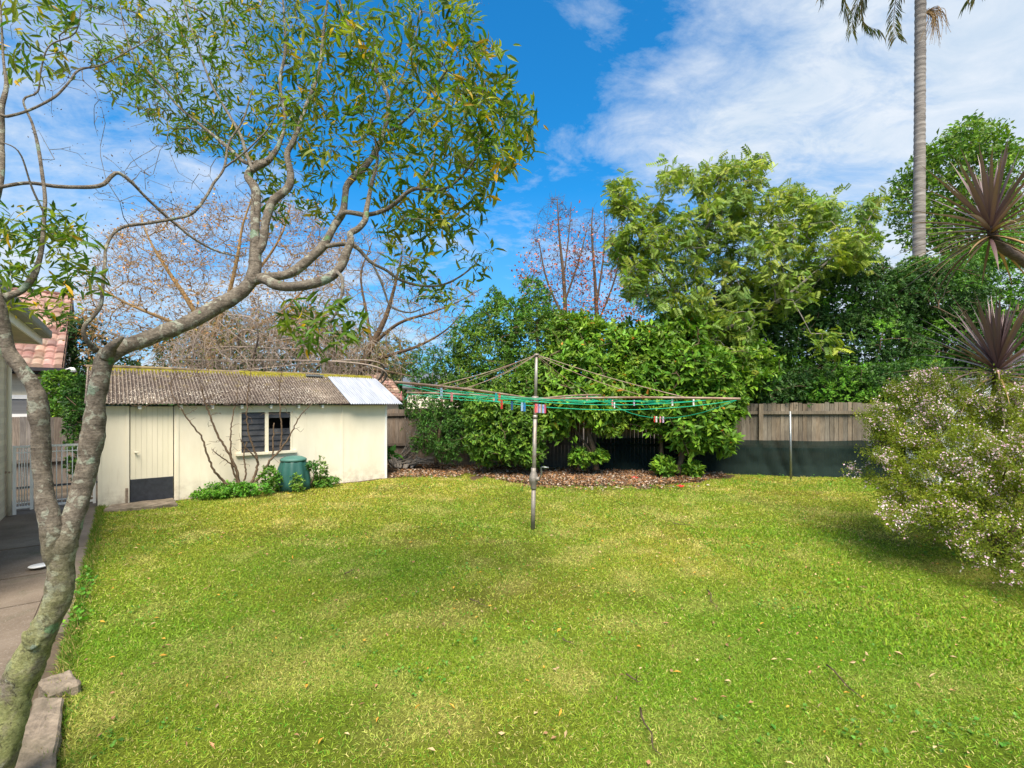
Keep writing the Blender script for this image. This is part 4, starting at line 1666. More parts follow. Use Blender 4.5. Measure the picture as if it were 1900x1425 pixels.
for (x, y), lb in (((1264, 904), 'bright red fallen leaf on the lawn edge in front of the bushes'), ((1178, 888), 'dull red fallen leaf among the brown litter under the bushes')):
    b = MB()
    p = G(x, y, .03)
    n = 5
    ang_ = np.linspace(-1.2, 1.2, n)
    scatter(b, T_LANCE, np.tile(p, (n, 1)), np.c_[np.sin(ang_), np.cos(ang_) * .6, np.full(n, .35)], np.tile(UP, (n, 1)), .11, .05, np.tile((.62, .03, .035), (n, 1)))
    tag(b.build('red_leaf', M['dry']), lb, 'leaf')
# ================================================================== the lichen covered tree in the foreground
def hero_tree():
    base = G(-25, 1500)
    t = thing('leaning_tree', 'multi stemmed tree with lichen covered grey bark leaning in from the left foreground', 'tree', (base[0], base[1], 0))
    d0 = base[1]
    trunk = [(-72, 1560, d0, 84), (-42, 1490, d0, 70), (-8, 1400, d0, 53), (24, 1310, d0 + .02, 44), (58, 1220, d0 + .03, 34.5), (89, 1150, d0 + .03, 30.5), (105, 1100, d0 + .03, 29), (112, 1050, d0 + .03, 31), (114, 1015, d0 + .03, 32), (117, 990, d0 + .03, 27), (120, 968, d0 + .03, 12)]
    left = [(109, 1080, d0 + .03, 9), (105, 1040, d0 + .02, 24), (97, 985, d0 + .0, 26), (89, 940, d0, 22.5), (83, 900, d0, 19.5), (79, 850, d0, 18.5), (75, 800, d0 - .02, 19), (73, 765, d0 - .03, 21), (69, 740, d0 - .04, 20), (58, 712, d0 - .05, 18.5), (36, 682, d0 - .06, 19), (15, 655, d0 - .07, 19), (6, 615, d0 - .08, 18), (2, 575, d0 - .09, 17), (-8, 535, d0 - .09, 13), (-14, 480, d0 - .05, 10), (-12, 400, d0, 8), (1, 330, d0 + .05, 7), (3, 265, d0 + .1, 6), (5, 200, d0 + .12, 6), (12, 160, d0 + .14, 5), (6, 110, d0 + .16, 3.5), (2, 30, d0 + .2, 2.5), (-5, -60, d0 + .2, 2)]
    right = [(113, 1080, d0 + .03, 9), (119, 1035, d0 + .03, 24), (131, 975, d0 + .05, 27), (147, 930, d0 + .07, 25), (160, 895, d0 + .09, 24), (170, 850, d0 + .1, 23), (174, 800, d0 + .1, 22.5), (179, 750, d0 + .1, 21.5), (186, 705, d0 + .1, 22), (193, 672, d0 + .1, 23), (203, 652, d0 + .11, 20)]
    bough = [(198, 665, d0 + .1, 19), (224, 645, d0 + .14, 19.5), (276, 628, d0 + .22, 18.5), (329, 607, d0 + .32, 17), (382, 578, d0 + .42, 16), (434, 549, d0 + .52, 16), (460, 527, d0 + .56, 15), (470, 505, d0 + .58, 14), (472, 478, d0 + .6, 12), (474, 426, d0 + .64, 10), (475, 386, d0 + .68, 9.5), (473, 350, d0 + .72, 9), (460, 325, d0 + .76, 8), (478, 308, d0 + .78, 8), (500, 296, d0 + .82, 6.5), (520, 262, d0 + .86, 5), (528, 215, d0 + .9, 4), (520, 150, d0 + .95, 3.5), (530, 80, d0 + 1, 3), (520, -60, d0 + 1.1, 2)]
    R = lambda rows, dd=0: [(x, y, d0 + d + dd, r) for x, y, d, r in rows]
    thin = lambda rows: [(x, y, d, r * .94 / math.sqrt(1 + ((x - CX) / F) ** 2 + .4 * ((y - HY) / F) ** 2)) for x, y, d, r in rows]
    branches = [
        R([(472, 476, .6, 9), (487, 455, .62, 8), (491, 420, .64, 8), (497, 395, .66, 8), (507, 372, .68, 8.5), (533, 350, .70, 9), (539, 323, .72, 7.5), (532, 287, .74, 6.5), (543, 263, .76, 5.5), (556, 232, .8, 5), (570, 190, .84, 4.5), (592, 130, .9, 4), (600, 60, .95, 3), (612, -30, 1, 2.5)]),
        R([(462, 522, .56, 13), (490, 514, .6, 11), (515, 512, .64, 10.5), (541, 505, .68, 10), (567, 486, .72, 9.5), (593, 463, .76, 9), (606, 442, .8, 8), (619, 418, .84, 7.5), (635, 392, .88, 7), (640, 360, .92, 6.5), (643, 345, .94, 6.5), (658, 328, .96, 6.5), (683, 304, 1, 6), (704, 268, 1.04, 5.5), (715, 233, 1.08, 5), (721, 192, 1.1, 4.6), (713, 164, 1.12, 4.2), (696, 129, 1.14, 4.2), (683, 112, 1.15, 3.8), (658, 74, 1.18, 3.2), (641, 33, 1.2, 3), (628, -5, 1.22, 2.6), (618, -80, 1.25, 2)]),
        R([(593, 463, .76, 6), (604, 457, .77, 5), (638, 453, .8, 4.5), (659, 457, .83, 4.4), (675, 473, .86, 4), (691, 489, .88, 3.6), (717, 502, .92, 3.2), (743, 520, .96, 2.8), (783, 531, 1.02, 2.6), (822, 528, 1.08, 2.2), (854, 513, 1.12, 1.8), (880, 492, 1.16, 1.5), (893, 473, 1.2, 1.2)]),
        R([(691, 489, .88, 2.6), (706, 520, .9, 2.4), (714, 542, .92, 2.2), (725, 568, .94, 2), (759, 580, .98, 1.6), (790, 570, 1.04, 1.1)]),
        R([(478, 517, .58, 11), (495, 520, .55, 11), (514, 528, .52, 11), (546, 531, .5, 10.5), (580, 526, .5, 10.5), (612, 513, .52, 10), (633, 494, .55, 9), (643, 470, .58, 8), (652, 450, .6, 7), (651, 434, .62, 6.5), (664, 426, .64, 6.5), (677, 410, .66, 6), (681, 386, .7, 5), (690, 340, .75, 4), (700, 290, .8, 3), (690, 220, .85, 2.5)]),
        R([(625, 505, .52, 4), (634, 515, .5, 3.4), (635, 539, .48, 3), (627, 570, .47, 2.6), (617, 592, .46, 2.2), (600, 600, .45, 1.8), (580, 592, .44, 1.3), (560, 580, .43, .9)]),
        R([(621, 412, .85, 5.5), (638, 395, .82, 5), (660, 396, .8, 4.8), (680, 399, .78, 4.8), (711, 391, .76, 4.6), (735, 376, .74, 4.2), (754, 358, .72, 4), (775, 349, .7, 3.6), (808, 353, .68, 3.4), (836, 345, .66, 3), (863, 320, .64, 2.6), (885, 287, .62, 2.2), (890, 246, .6, 1.9), (888, 208, .6, 1.6), (900, 150, .6, 1.2)]),
        R([(775, 349, .7, 3), (786, 330, .72, 2.6), (800, 309, .76, 2.2), (806, 285, .8, 1.8), (808, 262, .84, 1.4)]),
        R([(715, 240, 1.08, 4), (728, 243, 1.0, 3.4), (745, 228, .94, 3), (770, 205, .9, 2.6), (800, 170, .86, 2.2), (830, 130, .82, 1.6)]),
        R([(721, 190, 1.1, 3), (735, 165, 1.14, 2.4), (752, 130, 1.2, 2), (768, 80, 1.26, 1.6), (780, 20, 1.3, 1.3)]),
        R([(178, 650, .1, 8), (165, 637, .05, 6), (155, 620, .03, 5), (158, 603, .03, 4.6), (172, 588, .05, 4.6), (187, 566, .08, 4.4), (191, 531, .12, 4), (195, 486, .18, 3.8), (196, 463, .22, 3.6), (208, 436, .26, 3.8), (232, 420, .3, 3.9), (276, 414, .36, 3.9), (316, 407, .42, 3.7), (350, 399, .48, 3.6), (368, 384, .5, 3.3), (385, 360, .54, 3), (396, 340, .58, 2.8), (416, 312, .62, 2.6), (426, 263, .68, 2.3), (452, 220, .74, 2), (470, 160, .8, 1.5)]),
        R([(-12, 352, .0, 5), (0, 347, .02, 5), (53, 339, .1, 4.8), (113, 346, .18, 4.8), (184, 345, .26, 4.8), (208, 326, .3, 4.6), (221, 321, .32, 4.6), (245, 339, .36, 4.2), (270, 365, .42, 3.8), (310, 402, .5, 3.4), (329, 418, .54, 3), (358, 442, .6, 2.5), (395, 463, .68, 2.2), (432, 474, .74, 1.8), (456, 475, .78, 1.4)]),
        R([(4, 555, -.08, 12), (20, 548, -.05, 9.5), (40, 540, -.02, 8.5), (62, 512, .02, 7.5), (76, 470, .06, 6), (82, 420, .1, 5), (84, 370, .12, 4.6), (78, 320, .15, 4.2), (70, 270, .18, 3.8), (60, 230, .2, 3.2), (44, 186, .22, 2.8), (70, 170, .25, 2.4), (76, 130, .28, 2.2), (92, 85, .3, 1.8), (140, 60, .35, 1.4), (152, 0, .4, 1)]),
        R([(3, 213, .1, 5), (13, 216, .1, 4.2), (53, 205, .14, 3.6), (100, 181, .2, 3.2), (126, 155, .24, 2.8), (147, 130, .28, 2.5), (190, 120, .34, 2), (237, 95, .4, 1.6), (300, 60, .5, 1)]),
        R([(500, 297, .8, 5), (458, 303, .86, 4.6), (425, 275, .92, 4.2), (395, 250, .98, 3.8), (360, 222, 1.04, 3.4), (329, 195, 1.1, 3), (289, 147, 1.18, 2.6), (250, 105, 1.26, 2), (230, 50, 1.32, 1.5), (222, 0, 1.36, 1)]),
        R([(470, 318, .74, 4), (455, 280, .8, 3.6), (446, 250, .86, 3.4), (420, 205, .94, 3), (395, 163, 1.0, 2.6), (378, 120, 1.06, 2.3), (363, 79, 1.1, 2), (340, 0, 1.16, 1.6), (330, -60, 1.2, 1)]),
        R([(330, 606, .32, 5), (322, 585, .36, 3), (330, 560, .40, 2), (350, 535, .45, 1.2)][:1] + [(380, 362, .54, 2.6), (410, 372, .6, 2.2), (440, 360, .66, 2), (470, 330, .72, 2)]) if False else
        R([(416, 312, .62, 2.2), (445, 290, .6, 2), (470, 268, .58, 1.8), (500, 235, .56, 1.4), (520, 190, .55, 1)]),
        R([(84, 400, .1, 3), (60, 350, .05, 2.4), (40, 290, .0, 2), (20, 270, -.03, 1.6), (-10, 262, -.05, 1.4)]),
    ]
    skel = []

    def limb(rows, name, k=14, bump_=0.0, seed=0):
        s = resample(px_line(thin(rows)), .022)
        if bump_:
            s[:, 3] *= 1 + bump_ * (fbm(np.c_[np.arange(len(s)) * .13, np.zeros((len(s), 2))], 1, seed, 3) - .5)
            s[:, :3] += (np.stack([fbm(np.c_[np.arange(len(s)) * .09, np.full(len(s), q), np.zeros(len(s))], 1, seed + 9, 2) for q in (1, 5, 9)], -1) - .5) * s[:, 3:4] * .5
        b = MB()
        b.tube(s[:, :3], s[:, 3], k)
        V = b.v[0]
        if bump_ and len(s):
            c = np.repeat(s[:, :3], k, 0)
            out = V - c
            b.v[0] = c + out * (1 + bump_ * .55 * (fbm(V, 22, seed + 2, 3) - .5) + bump_ * .45 * (fbm(V, 70, seed + 4, 2) - .5))[:, None]
        o = b.build(name, M['bark_hero'] if k > 8 else M['bark_twig'], t, True)
        skel.append(s)
        return o
    limb(trunk, 'trunk', 36, .45, 1)
    limb(left, 'stem', 30, .4, 2)
    limb(right, 'stem', 30, .4, 3)
    limb(bough, 'bough', 26, .36, 4)
    for i, r in enumerate(branches):
        limb(r, 'branch', 12 if max(q[3] for q in r) > 4.2 else 8, .3, 10 + i)
    # the torn stub at the fork, and a burl low on the trunk
    b = MB()
    s = resample(px_line([(196, 664, d0 + .09, 11), (206, 645, d0 + .07, 9), (218, 634, d0 + .06, 6), (228, 625, d0 + .06, 3)]), .012)
    b.tube(s[:, :3], s[:, 3] * (1 + .5 * (fbm(s[:, :3], 60, 3, 2) - .5)), 12)
    b.build('broken_stub', M['bark_hero'], t, True)
    b = MB()
    s = resample(px_line([(66, 1196, d0 + .0, 13), (54, 1186, d0 - .02, 10), (47, 1176, d0 - .03, 6), (44, 1172, d0 - .03, 2)]), .01)
    b.tube(s[:, :3], s[:, 3] * (1 + .5 * (fbm(s[:, :3], 60, 5, 2) - .5)), 12)
    b.build('knot', M['bark_hero'], t, True)
    # fine twigs and leaves
    zones = [
        ([(560, 0), (880, 0), (900, 60), (945, 110), (950, 170), (985, 195), (985, 290), (925, 330), (900, 390), (800, 420), (700, 400), (650, 300), (580, 300), (520, 200)], 430, d0 + .45, d0 + 1.5, 1),
        ([(800, 120), (985, 200), (985, 290), (930, 320), (890, 330), (830, 290)], 60, d0 + .35, d0 + .9, 1),
        ([(160, 0), (560, 0), (520, 200), (480, 300), (340, 280), (235, 200), (160, 110)], 350, d0 + .8, d0 + 2.2, 2),
        ([(480, 200), (640, 240), (640, 340), (600, 420), (500, 420), (470, 330)], 70, d0 + .8, d0 + 1.7, 2),
        ([(690, 395), (890, 380), (925, 470), (860, 570), (780, 560), (700, 470)], 58, d0 + .7, d0 + 1.2, 1),
        ([(530, 560), (660, 560), (690, 640), (600, 650), (510, 620)], 26, d0 + .35, d0 + .7, 1),
        ([(0, 385), (110, 390), (165, 450), (175, 520), (110, 590), (60, 600), (10, 530)], 56, d0 - .1, d0 + .25, 2),
        ([(0, 0), (160, 0), (150, 120), (0, 150)], 22, d0 + .1, d0 + .8, 1),
        ([(60, 200), (330, 250), (330, 400), (200, 400), (60, 340)], 46, d0 + .1, d0 + .9, 0),
        ([(250, 260), (480, 300), (470, 470), (330, 470)], 44, d0 + .4, d0 + 1.0, 0),
        ([(0, 0), (250, 0), (330, 250), (60, 200)], 60, d0 + .1, d0 + 1.1, 0),
        ([(0, -380), (860, -380), (930, -10), (-60, -10)], 90, d0 + .3, d0 + 1.9, 1),
        ([(180, 0), (900, 0), (940, 250), (700, 330), (480, 300), (260, 220)], 250, d0 + .5, d0 + 1.6, 0),
        ([(640, 420), (760, 420), (860, 600), (700, 640)], 26, d0 + .7, d0 + 1.2, 0),
    ]
    tips, kind = [], []
    for poly, n, a, b_, k in zones:
        p = zone_tips(poly, n, a, b_)
        tips.append(p)
        kind += [k] * n
    tips = np.concatenate(tips)
    kind = np.array(kind)
    paths, td = grow(skel, tips, .07, .0012, .36, .16, .05, .3)
    b = MB()
    for pts, r in paths:
        b.tube(pts, r, 5, cap=False)
    b.build('twigs', M['bark_twig'], t, True)
    lf = MB()
    cols = [(.092, .175, .014), (.14, .205, .018), (.20, .235, .024), (.065, .135, .014)]
    for k, n_, L, W in ((1, 7, .070, .019), (2, 8, .056, .0145)):
        i = np.where(kind == k)[0]
        p, ax = tips[i], td[i] * .8 + UP * .25
        rosettes(lf, T_LANCE, p, ax, n_, L, W, palette(len(i), cols), 25, 80, .022, .18, old=(.035, (.55, .33, .02)))
        back = p - td[i] * rng.uniform(.04, .13, (len(i), 1))
        rosettes(lf, T_LANCE, back, ax, 3, L * .9, W, palette(len(i), cols), 30, 80, .03, .15, old=(.05, (.50, .34, .03)))
    i = np.where(kind == 0)[0]
    rosettes(lf, T_KITE, tips[i], td[i] + UP * .4, 4, .011, .005, palette(len(i), [(.16, .09, .06), (.10, .06, .05)]), 5, 40, .02)
    lf.build('leaves', M['leaf_thin'], t)


hero_tree()

# ================================================================== bare shrub by the shed window
def bare_shrub():
    B = G(446, 919)
    t = thing('bare_shrub', 'leafless many stemmed shrub in front of the shed window', 'shrub', B)
    d = 0
    dwall = lambda x: 8.29 * 1825 / (2030 - x) - .30
    S = [[(447, 918, 0, 5.5), (437, 867, .02, 4), (422, 838, .05, 3.2), (405, 808, .1, 3), (392, 777, .12, 2.6), (380, 745, .15, 2), (372, 710, .18, 1.4), (365, 685, .2, 1)],
         [(446, 918, 0, 5.5), (415, 893, -.05, 4), (397, 872, -.1, 3.2), (385, 845, -.12, 2.8), (372, 808, -.15, 2.4), (357, 790, -.15, 2.2), (338, 762, -.15, 1.8), (322, 735, -.15, 1.4), (317, 710, -.1, 1.2), (330, 690, -.1, .8)],
         [(442, 900, .05, 3), (430, 860, .1, 2.5), (428, 815, .15, 2.2), (432, 770, .2, 1.7), (438, 745, .25, 1.4), (442, 712, .3, 1)],
         [(452, 917, .0, 5), (472, 885, .02, 4), (478, 858, .02, 3.4), (470, 830, .03, 2.8), (460, 800, .05, 2.3), (458, 765, .05, 2), (460, 725, .1, 1.5), (465, 690, .12, 1)],
         [(454, 916, 0, 5), (485, 880, -.02, 3.6), (505, 850, -.06, 3.3), (520, 835, -.08, 3), (538, 808, -.1, 2.2), (555, 775, -.12, 1.7), (570, 758, -.12, 1.2), (580, 748, -.12, .8)],
         [(520, 835, -.08, 2.6), (523, 800, -.06, 2.3), (520, 760, -.05, 1.9), (518, 735, -.02, 1.5), (520, 705, 0, 1.2), (530, 670, 0, .8)],
         [(506, 850, -.06, 2.5), (507, 815, -.03, 2.2), (508, 785, 0, 1.8)],
         [(480, 858, 0, 2.2), (468, 842, -.05, 2), (455, 830, -.1, 1.7), (446, 815, -.12, 1.5)],
         [(437, 867, 0, 2.4), (424, 858, -.05, 2), (405, 843, -.1, 1.7), (396, 838, -.12, 1.5)],
         [(448, 914, .05, 3), (456, 875, .15, 2.5), (452, 845, .2, 2), (458, 820, .2, 1.8)]]
    sk = []
    for s in S:
        r = resample(px_line([(x, y, dwall(x) + q * .6, w * .62) for x, y, q, w in s]), .05)
        r[:, :3] += rng.normal(size=(len(r), 3)) * .006
        b = MB()
        b.tube(r[:, :3], r[:, 3], 7)
        b.build('stem', M['bark_brown'], t, True)
        sk.append(r)
    tips = np.concatenate([zone_tips([(315, 660), (400, 640), (420, 740), (400, 800), (330, 760)], 95, 8.8, 9.1), zone_tips([(420, 650), (540, 640), (550, 760), (430, 800)], 120, 8.85, 9.15),
                           zone_tips([(540, 740), (590, 740), (570, 800), (530, 810)], 16, 8.85, 9.05), zone_tips([(235, 745), (330, 740), (330, 760), (250, 765)], 7, 8.85, 9.05), zone_tips([(380, 800), (540, 800), (520, 870), (400, 870)], 60, 8.85, 9.15)])
    px_ = CX + F * tips[:, 0] / np.maximum(tips[:, 1], .01)
    dn = np.array([dwall(x) for x in px_]) + tips[:, 1] - 9
    tips = np.stack([tips[:, 0] / tips[:, 1] * dn, dn, H + (tips[:, 2] - H) / tips[:, 1] * dn], -1)
    b = MB()
    for pts, r in grow(sk, tips, .07, .0036, .30, .14, .05)[0]:
        b.tube(pts, r, 4, cap=False)
    b.build('twigs', M['bark_brown'], t, True)


bare_shrub()

# ================================================================== cordylines
def cordyline(label, head, stem, R, seed, nleaf=70):
    r_ = np.random.default_rng(seed)
    base = stem[0]
    t = thing('cordyline', label, 'cordyline', (base[0], base[1], 0))
    s = resample(np.array([[*p, w] for p, w in zip(stem, np.linspace(.055, .045, len(stem)))]), .05)
    b = MB()
    b.tube(s[:, :3], s[:, 3] * (1 + .08 * np.sin(np.arange(len(s)) * 2.2)), 12)
    b.build('stem', M['cord_stem'], t, True)
    b = MB()
    n = 9
    T = np.linspace(0, 1, n)
    ga = PI * (3 - 5 ** .5)
    for i in range(nleaf):
        f = i / nleaf                      # 0: young upright centre, 1: oldest hanging
        el_ = math.radians(85 - 122 * f ** 1.25 + r_.normal() * 6)
        a_ = i * ga + r_.normal() * .15
        L = R * (.62 + .38 * min(1, f * 3)) * r_.uniform(.86, 1.12)
        hd = np.array([math.cos(a_), math.sin(a_), 0])
        side = np.array([-hd[1], hd[0], 0])
        bend = (.08 + .62 * f ** 1.5) * r_.uniform(.3, 1.3) if f > .12 else .04
        pos = head + UP * (.10 - .24 * f)
        pts, e = [], el_
        for k in range(n):
            pts.append(pos.copy())
            pos = pos + (hd * math.cos(e) + UP * math.sin(e)) * L / (n - 1)
            e -= bend / (n - 1) * (1 + 1.3 * (k / n))
        pts = np.array(pts)
        wv = .0235 * np.clip(np.sin(np.clip(T * .92 + .10, 0, 1) ** .75 * PI), .0, 1) * r_.uniform(.8, 1.15)
        wv[-1] = .001
        wv[0] = .016
        up_ = nrm(np.cross(side, nrm(np.gradient(pts, axis=0))))
        if f > .78:
            wv *= .7
        fold = .35
        Vt = np.stack([pts - side * wv[:, None] - up_ * (-fold) * wv[:, None], pts, pts + side * wv[:, None] + up_ * fold * wv[:, None]], 1)
        c = np.array([.125, .078, .082]) * r_.uniform(.75, 1.35)
        c2 = np.array([.22, .155, .135])
        if f > .72 and r_.random() < .6:
            c, c2 = np.array([.26, .155, .07]) * r_.uniform(.6, 1.2), np.array([.40, .29, .15])
        col = c + (c2 - c) * (T[:, None] ** 1.5) * r_.uniform(.2, 1)
        col = np.repeat(col[:, None], 3, 1)
        col[:, 1] *= 1.25
        b.grid(Vt, col)
    b.build('leaves', M['cord_leaf'], t, True)


M['cord_stem'] = plain('ringed stem', (.13, .10, .085), .9, 0, .4, 14, .6, .2, (1, 1, 6))
M['cord_leaf'] = leaf_mat('purple strap leaf', .36, .5, .12)
h1 = P(1838, 420, 5.6)
cordyline('tall purple cordyline whose leaning stem carries the higher of the two spiky heads', h1, [np.array([6.55, 5.75, -.1]), np.array([6.5, 5.72, 1.6]), P(1960, 560, 5.7), P(1905, 490, 5.65), P(1872, 468, 5.6), P(1848, 448, 5.6), h1], 1.0, 5, 100)
h2 = P(1850, 684, 6.0)
cordyline('purple cordyline whose lower spiky head rises just above the flowering bush', h2, [h2 * np.array([1, 1, 0]) + np.array([.05, .05, -.1]), h2 - UP * .9, h2], 1.06, 9, 120)

# ================================================================== palm
def palm():
    d = 21.0
    B = P(1703, 760, d)
    t = thing('tall_palm', 'tall slender palm with a ringed grey trunk rising behind the hedge', 'palm', (B[0], B[1], 0))
    n = 260
    z = np.linspace(-.1, 20.0, n)
    x = B[0] + .06 * z / 10
    r = .275 - .075 * np.clip(z / 14, 0, 1) + .006 * np.sign(np.sin(z * 22)) + .02 * np.exp(-z)
    b = MB()
    b.tube(np.c_[x, np.full(n, d), z], r, 20)
    b.build('trunk', M['palm_bark'], t, True)
    head = np.array([x[-1], d, 20.0])
    b = MB()
    b.tube([head - UP * .1, head + UP * .9, head + UP * 1.7], [.2, .19, .1], 14)
    b.build('crownshaft', M['palm_shaft'], t, True)
    fr_, st_ = MB(), MB()
    for i in range(15):
        a = i * 2.4
        hd = np.array([math.cos(a), math.sin(a), 0])
        if i == 3:
            hd = np.array([-1.0, -.05, 0])
        if i == 8:
            hd = np.array([.99, .12, 0])
        e, pos, pts = 1.15 - .055 * i, head + UP * 1.6, []
        L = 4.6
        for k in range(24):
            pts.append(pos.copy())
            pos = pos + (hd * math.cos(e) + UP * math.sin(e)) * L / 23
            e -= .098 + .0022 * i
        pts = np.array(pts)
        st_.tube(pts, np.linspace(.035, .006, 24), 5)
        tg = nrm(np.gradient(pts, axis=0))
        side = nrm(np.cross(tg, UP))
        for s in (-1, 1):
            q = np.repeat(pts[3:], 3, 0) + np.repeat(tg[3:], 3, 0) * rng.uniform(-.1, .1, (63, 1))
            dd = np.repeat(tg[3:], 3, 0) * .5 + s * np.repeat(side[3:], 3, 0) * .7 - UP * rng.uniform(.35, .9, (63, 1))
            scatter(fr_, T_LANCE, q, dd, np.tile(UP, (63, 1)) + rng.normal(size=(63, 3)) * .3, rng.uniform(.5, .85, 63), .045, palette(63, [(.09, .13, .03), (.15, .16, .04), (.24, .19, .06)]))
    st_.build('frond_stalks', M['bark_orange'], t, True)
    fr_.build('fronds', M['leaf_soft'], t)
    # old flower spray hanging below the crown
    b = MB()
    c0 = P(1716, 22, d)
    for i in range(60):
        e = c0 + np.array([rng.normal() * .28 + .25, rng.normal() * .2 - .2, -rng.uniform(.4, 1.7)])
        m_ = c0 + (e - c0) * .45 + np.array([rng.normal() * .1 + .2, -.05, .25])
        s = resample(np.array([[*c0, .012], [*m_, .01], [*e, .006]]), .15)
        b.tube(s[:, :3], s[:, 3], 4, cap=False)
    b.build('flower_spray', M['bark_orange'], t)


m, nt, N_, L_, b_ = new_mat('ringed palm bark')
v = obj_vec(nt, (1, 1, 7))
c = ramp(nt, noise_tex(nt, 1.6, 7, .65, v), [(.32, (.10, .088, .078)), (.52, (.24, .215, .19)), (.7, (.37, .345, .31))])
L_.new(c, b_.inputs['Base Color'])
b_.inputs['Roughness'].default_value = .9
bump(nt, noise_tex(nt, 3, 6, .7, v), .5, .02)
M['palm_bark'] = m
M['palm_shaft'] = plain('green crownshaft', (.12, .17, .05), .5)
palm()
# ================================================================== bushes and hedges along the fence
def tk(x, y0, y1, d, r=5, lean=0, d2=None):
    """a trunk in photo coordinates, foot to head"""
    d2 = d if d2 is None else d2
    ys = np.linspace(0, 1, 5)
    return px_line([(x + lean * t + 6 * math.sin(t * 4 + x), y0 + (y1 - y0) * t, d + (d2 - d) * t, r * (1 - .55 * t)) for t in ys])


GREEN = [(.125, .225, .026), (.155, .26, .032), (.09, .175, .026)]
YGREEN = [(.15, .29, .025), (.20, .33, .03), (.11, .23, .025)]
DARK = [(.045, .11, .024), (.065, .145, .028), (.036, .09, .022)]
g0 = lambda x, y: tuple(G(x, y))
leafy('tall_hedge_tree', 'tall mid green hedge tree with pointed tops left of the clothes hoist', 'tree', g0(945, 868),
      [lobe(935, 600, 13.3, 62, 48, 1.0), lobe(993, 570, 13.6, 34, 52, .6), lobe(900, 655, 13.3, 62, 60, 1.0), lobe(995, 640, 13.2, 75, 70, 1.1), lobe(868, 640, 13.5, 32, 50, .7), lobe(945, 720, 13.0, 95, 70, 1.1), lobe(860, 710, 13.2, 45, 55, .8), lobe(1040, 700, 13.3, 60, 80, .9), lobe(1020, 625, 13.6, 45, 50, .8), lobe(920, 560, 13.6, 18, 22, .3)],
      3600, 8, .085, .034, GREEN, trunks=[tk(935, 862, 640, 13.0, 6), tk(985, 862, 600, 13.3, 5, 8)], seed=1, up=.6, patch=((.09, .21, .03), 1.2, .5), loose=110, rough=.34)
leafy('dark_bush', 'dark green low bush in the corner between the shed and the tall hedge tree', 'bush', g0(815, 866),
      [lobe(800, 690, 13.6, 42, 48, .7), lobe(790, 755, 13.0, 42, 40, .6), lobe(822, 800, 12.6, 52, 42, .7), lobe(790, 820, 12.6, 25, 25, .4), lobe(850, 760, 13.0, 40, 70, .7), lobe(835, 835, 12.4, 30, 22, .4)],
      1500, 8, .065, .026, [(.06, .145, .024), (.085, .18, .03), (.045, .115, .022)], trunks=[tk(815, 862, 740, 12.8, 4)], seed=2, up=.5, twigs=60, loose=50)
leafy('camellia_bush', 'rounded glossy green bush directly left of the hoist mast', 'bush', g0(945, 862),
      [lobe(925, 760, 11.9, 60, 45, .7), lobe(955, 800, 11.6, 55, 55, .6), lobe(905, 810, 11.8, 40, 50, .5), lobe(985, 745, 11.9, 45, 55, .6), lobe(975, 840, 11.6, 32, 22, .4), lobe(1010, 700, 12.2, 45, 45, .6)],
      1500, 8, .105, .046, [(.11, .215, .024), (.15, .26, .028), (.075, .16, .022)], trunks=[tk(952, 862, 730, 11.9, 6, 10), tk(935, 860, 760, 11.9, 4, -6)], seed=3, up=.3, twigs=70, patch=((.12, .23, .03), 1.5, .52), loose=60, droop=.15)
leafy('magnolia_bush', 'yellowish green large leaved bush just right of the hoist mast with a bare leaning trunk', 'bush', g0(1100, 872),
      [lobe(1075, 690, 12.0, 62, 55, .8), lobe(1040, 742, 11.7, 55, 42, .6), lobe(1105, 750, 11.5, 70, 36, .7), lobe(1150, 720, 11.9, 55, 55, .7), lobe(1030, 788, 11.7, 28, 24, .4), lobe(1130, 788, 11.5, 30, 16, .4), lobe(1115, 640, 12.4, 70, 45, .8), lobe(1190, 700, 12.0, 50, 70, .7), lobe(1060, 620, 12.7, 45, 35, .7), lobe(1180, 760, 11.8, 35, 30, .4)],
      1600, 8, .145, .062, YGREEN, w=[.4, .25, .35], trunks=[px_line([(1107, 872, 11.6, 5.5), (1102, 838, 11.6, 5), (1092, 800, 11.6, 4), (1086, 750, 11.7, 3)]), px_line([(1060, 868, 12.0, 3), (1062, 800, 12.0, 2.4), (1050, 740, 12, 1.8)]), px_line([(1104, 850, 11.6, 2.5), (1080, 815, 11.7, 2), (1062, 790, 11.7, 1.4)])],
      seed=4, up=.5, lo=30, hi=95, twigs=90, patch=((.20, .30, .035), 1.3, .5), loose=130, old=(.015, (.5, .22, .03)), droop=.12, mat='leaf_gloss', rmin=.7)
leafy('spreading_magnolia', 'broad glossy large leaved bush at the hoist right arm end, on several brown stems', 'bush', g0(1260, 880),
      [lobe(1240, 680, 12.0, 60, 55, .8), lobe(1300, 690, 11.8, 70, 50, .8), lobe(1225, 755, 11.7, 50, 45, .6), lobe(1290, 775, 11.4, 60, 48, .7), lobe(1345, 745, 11.5, 42, 40, .5), lobe(1275, 808, 11.3, 40, 26, .5), lobe(1335, 812, 11.3, 32, 24, .5), lobe(1200, 640, 12.4, 60, 40, .8), lobe(1260, 620, 12.5, 50, 40, .7), lobe(1395, 690, 12.3, 40, 55, .5), lobe(1370, 700, 11.8, 28, 28, .4), lobe(1310, 796, 11.2, 30, 34, .4)],
      1750, 8, .160, .066, [(.12, .24, .022), (.17, .30, .026), (.09, .19, .022)], trunks=[tk(1262, 880, 760, 11.35, 6, 8), tk(1276, 872, 780, 11.5, 3.5, 10), tk(1235, 870, 740, 11.6, 4, -6)], seed=5, up=.55, lo=30, hi=92,
      twigs=90, patch=((.15, .28, .03), 1.2, .52), loose=130, old=(.01, (.5, .2, .03)), droop=.1, rmin=.7)
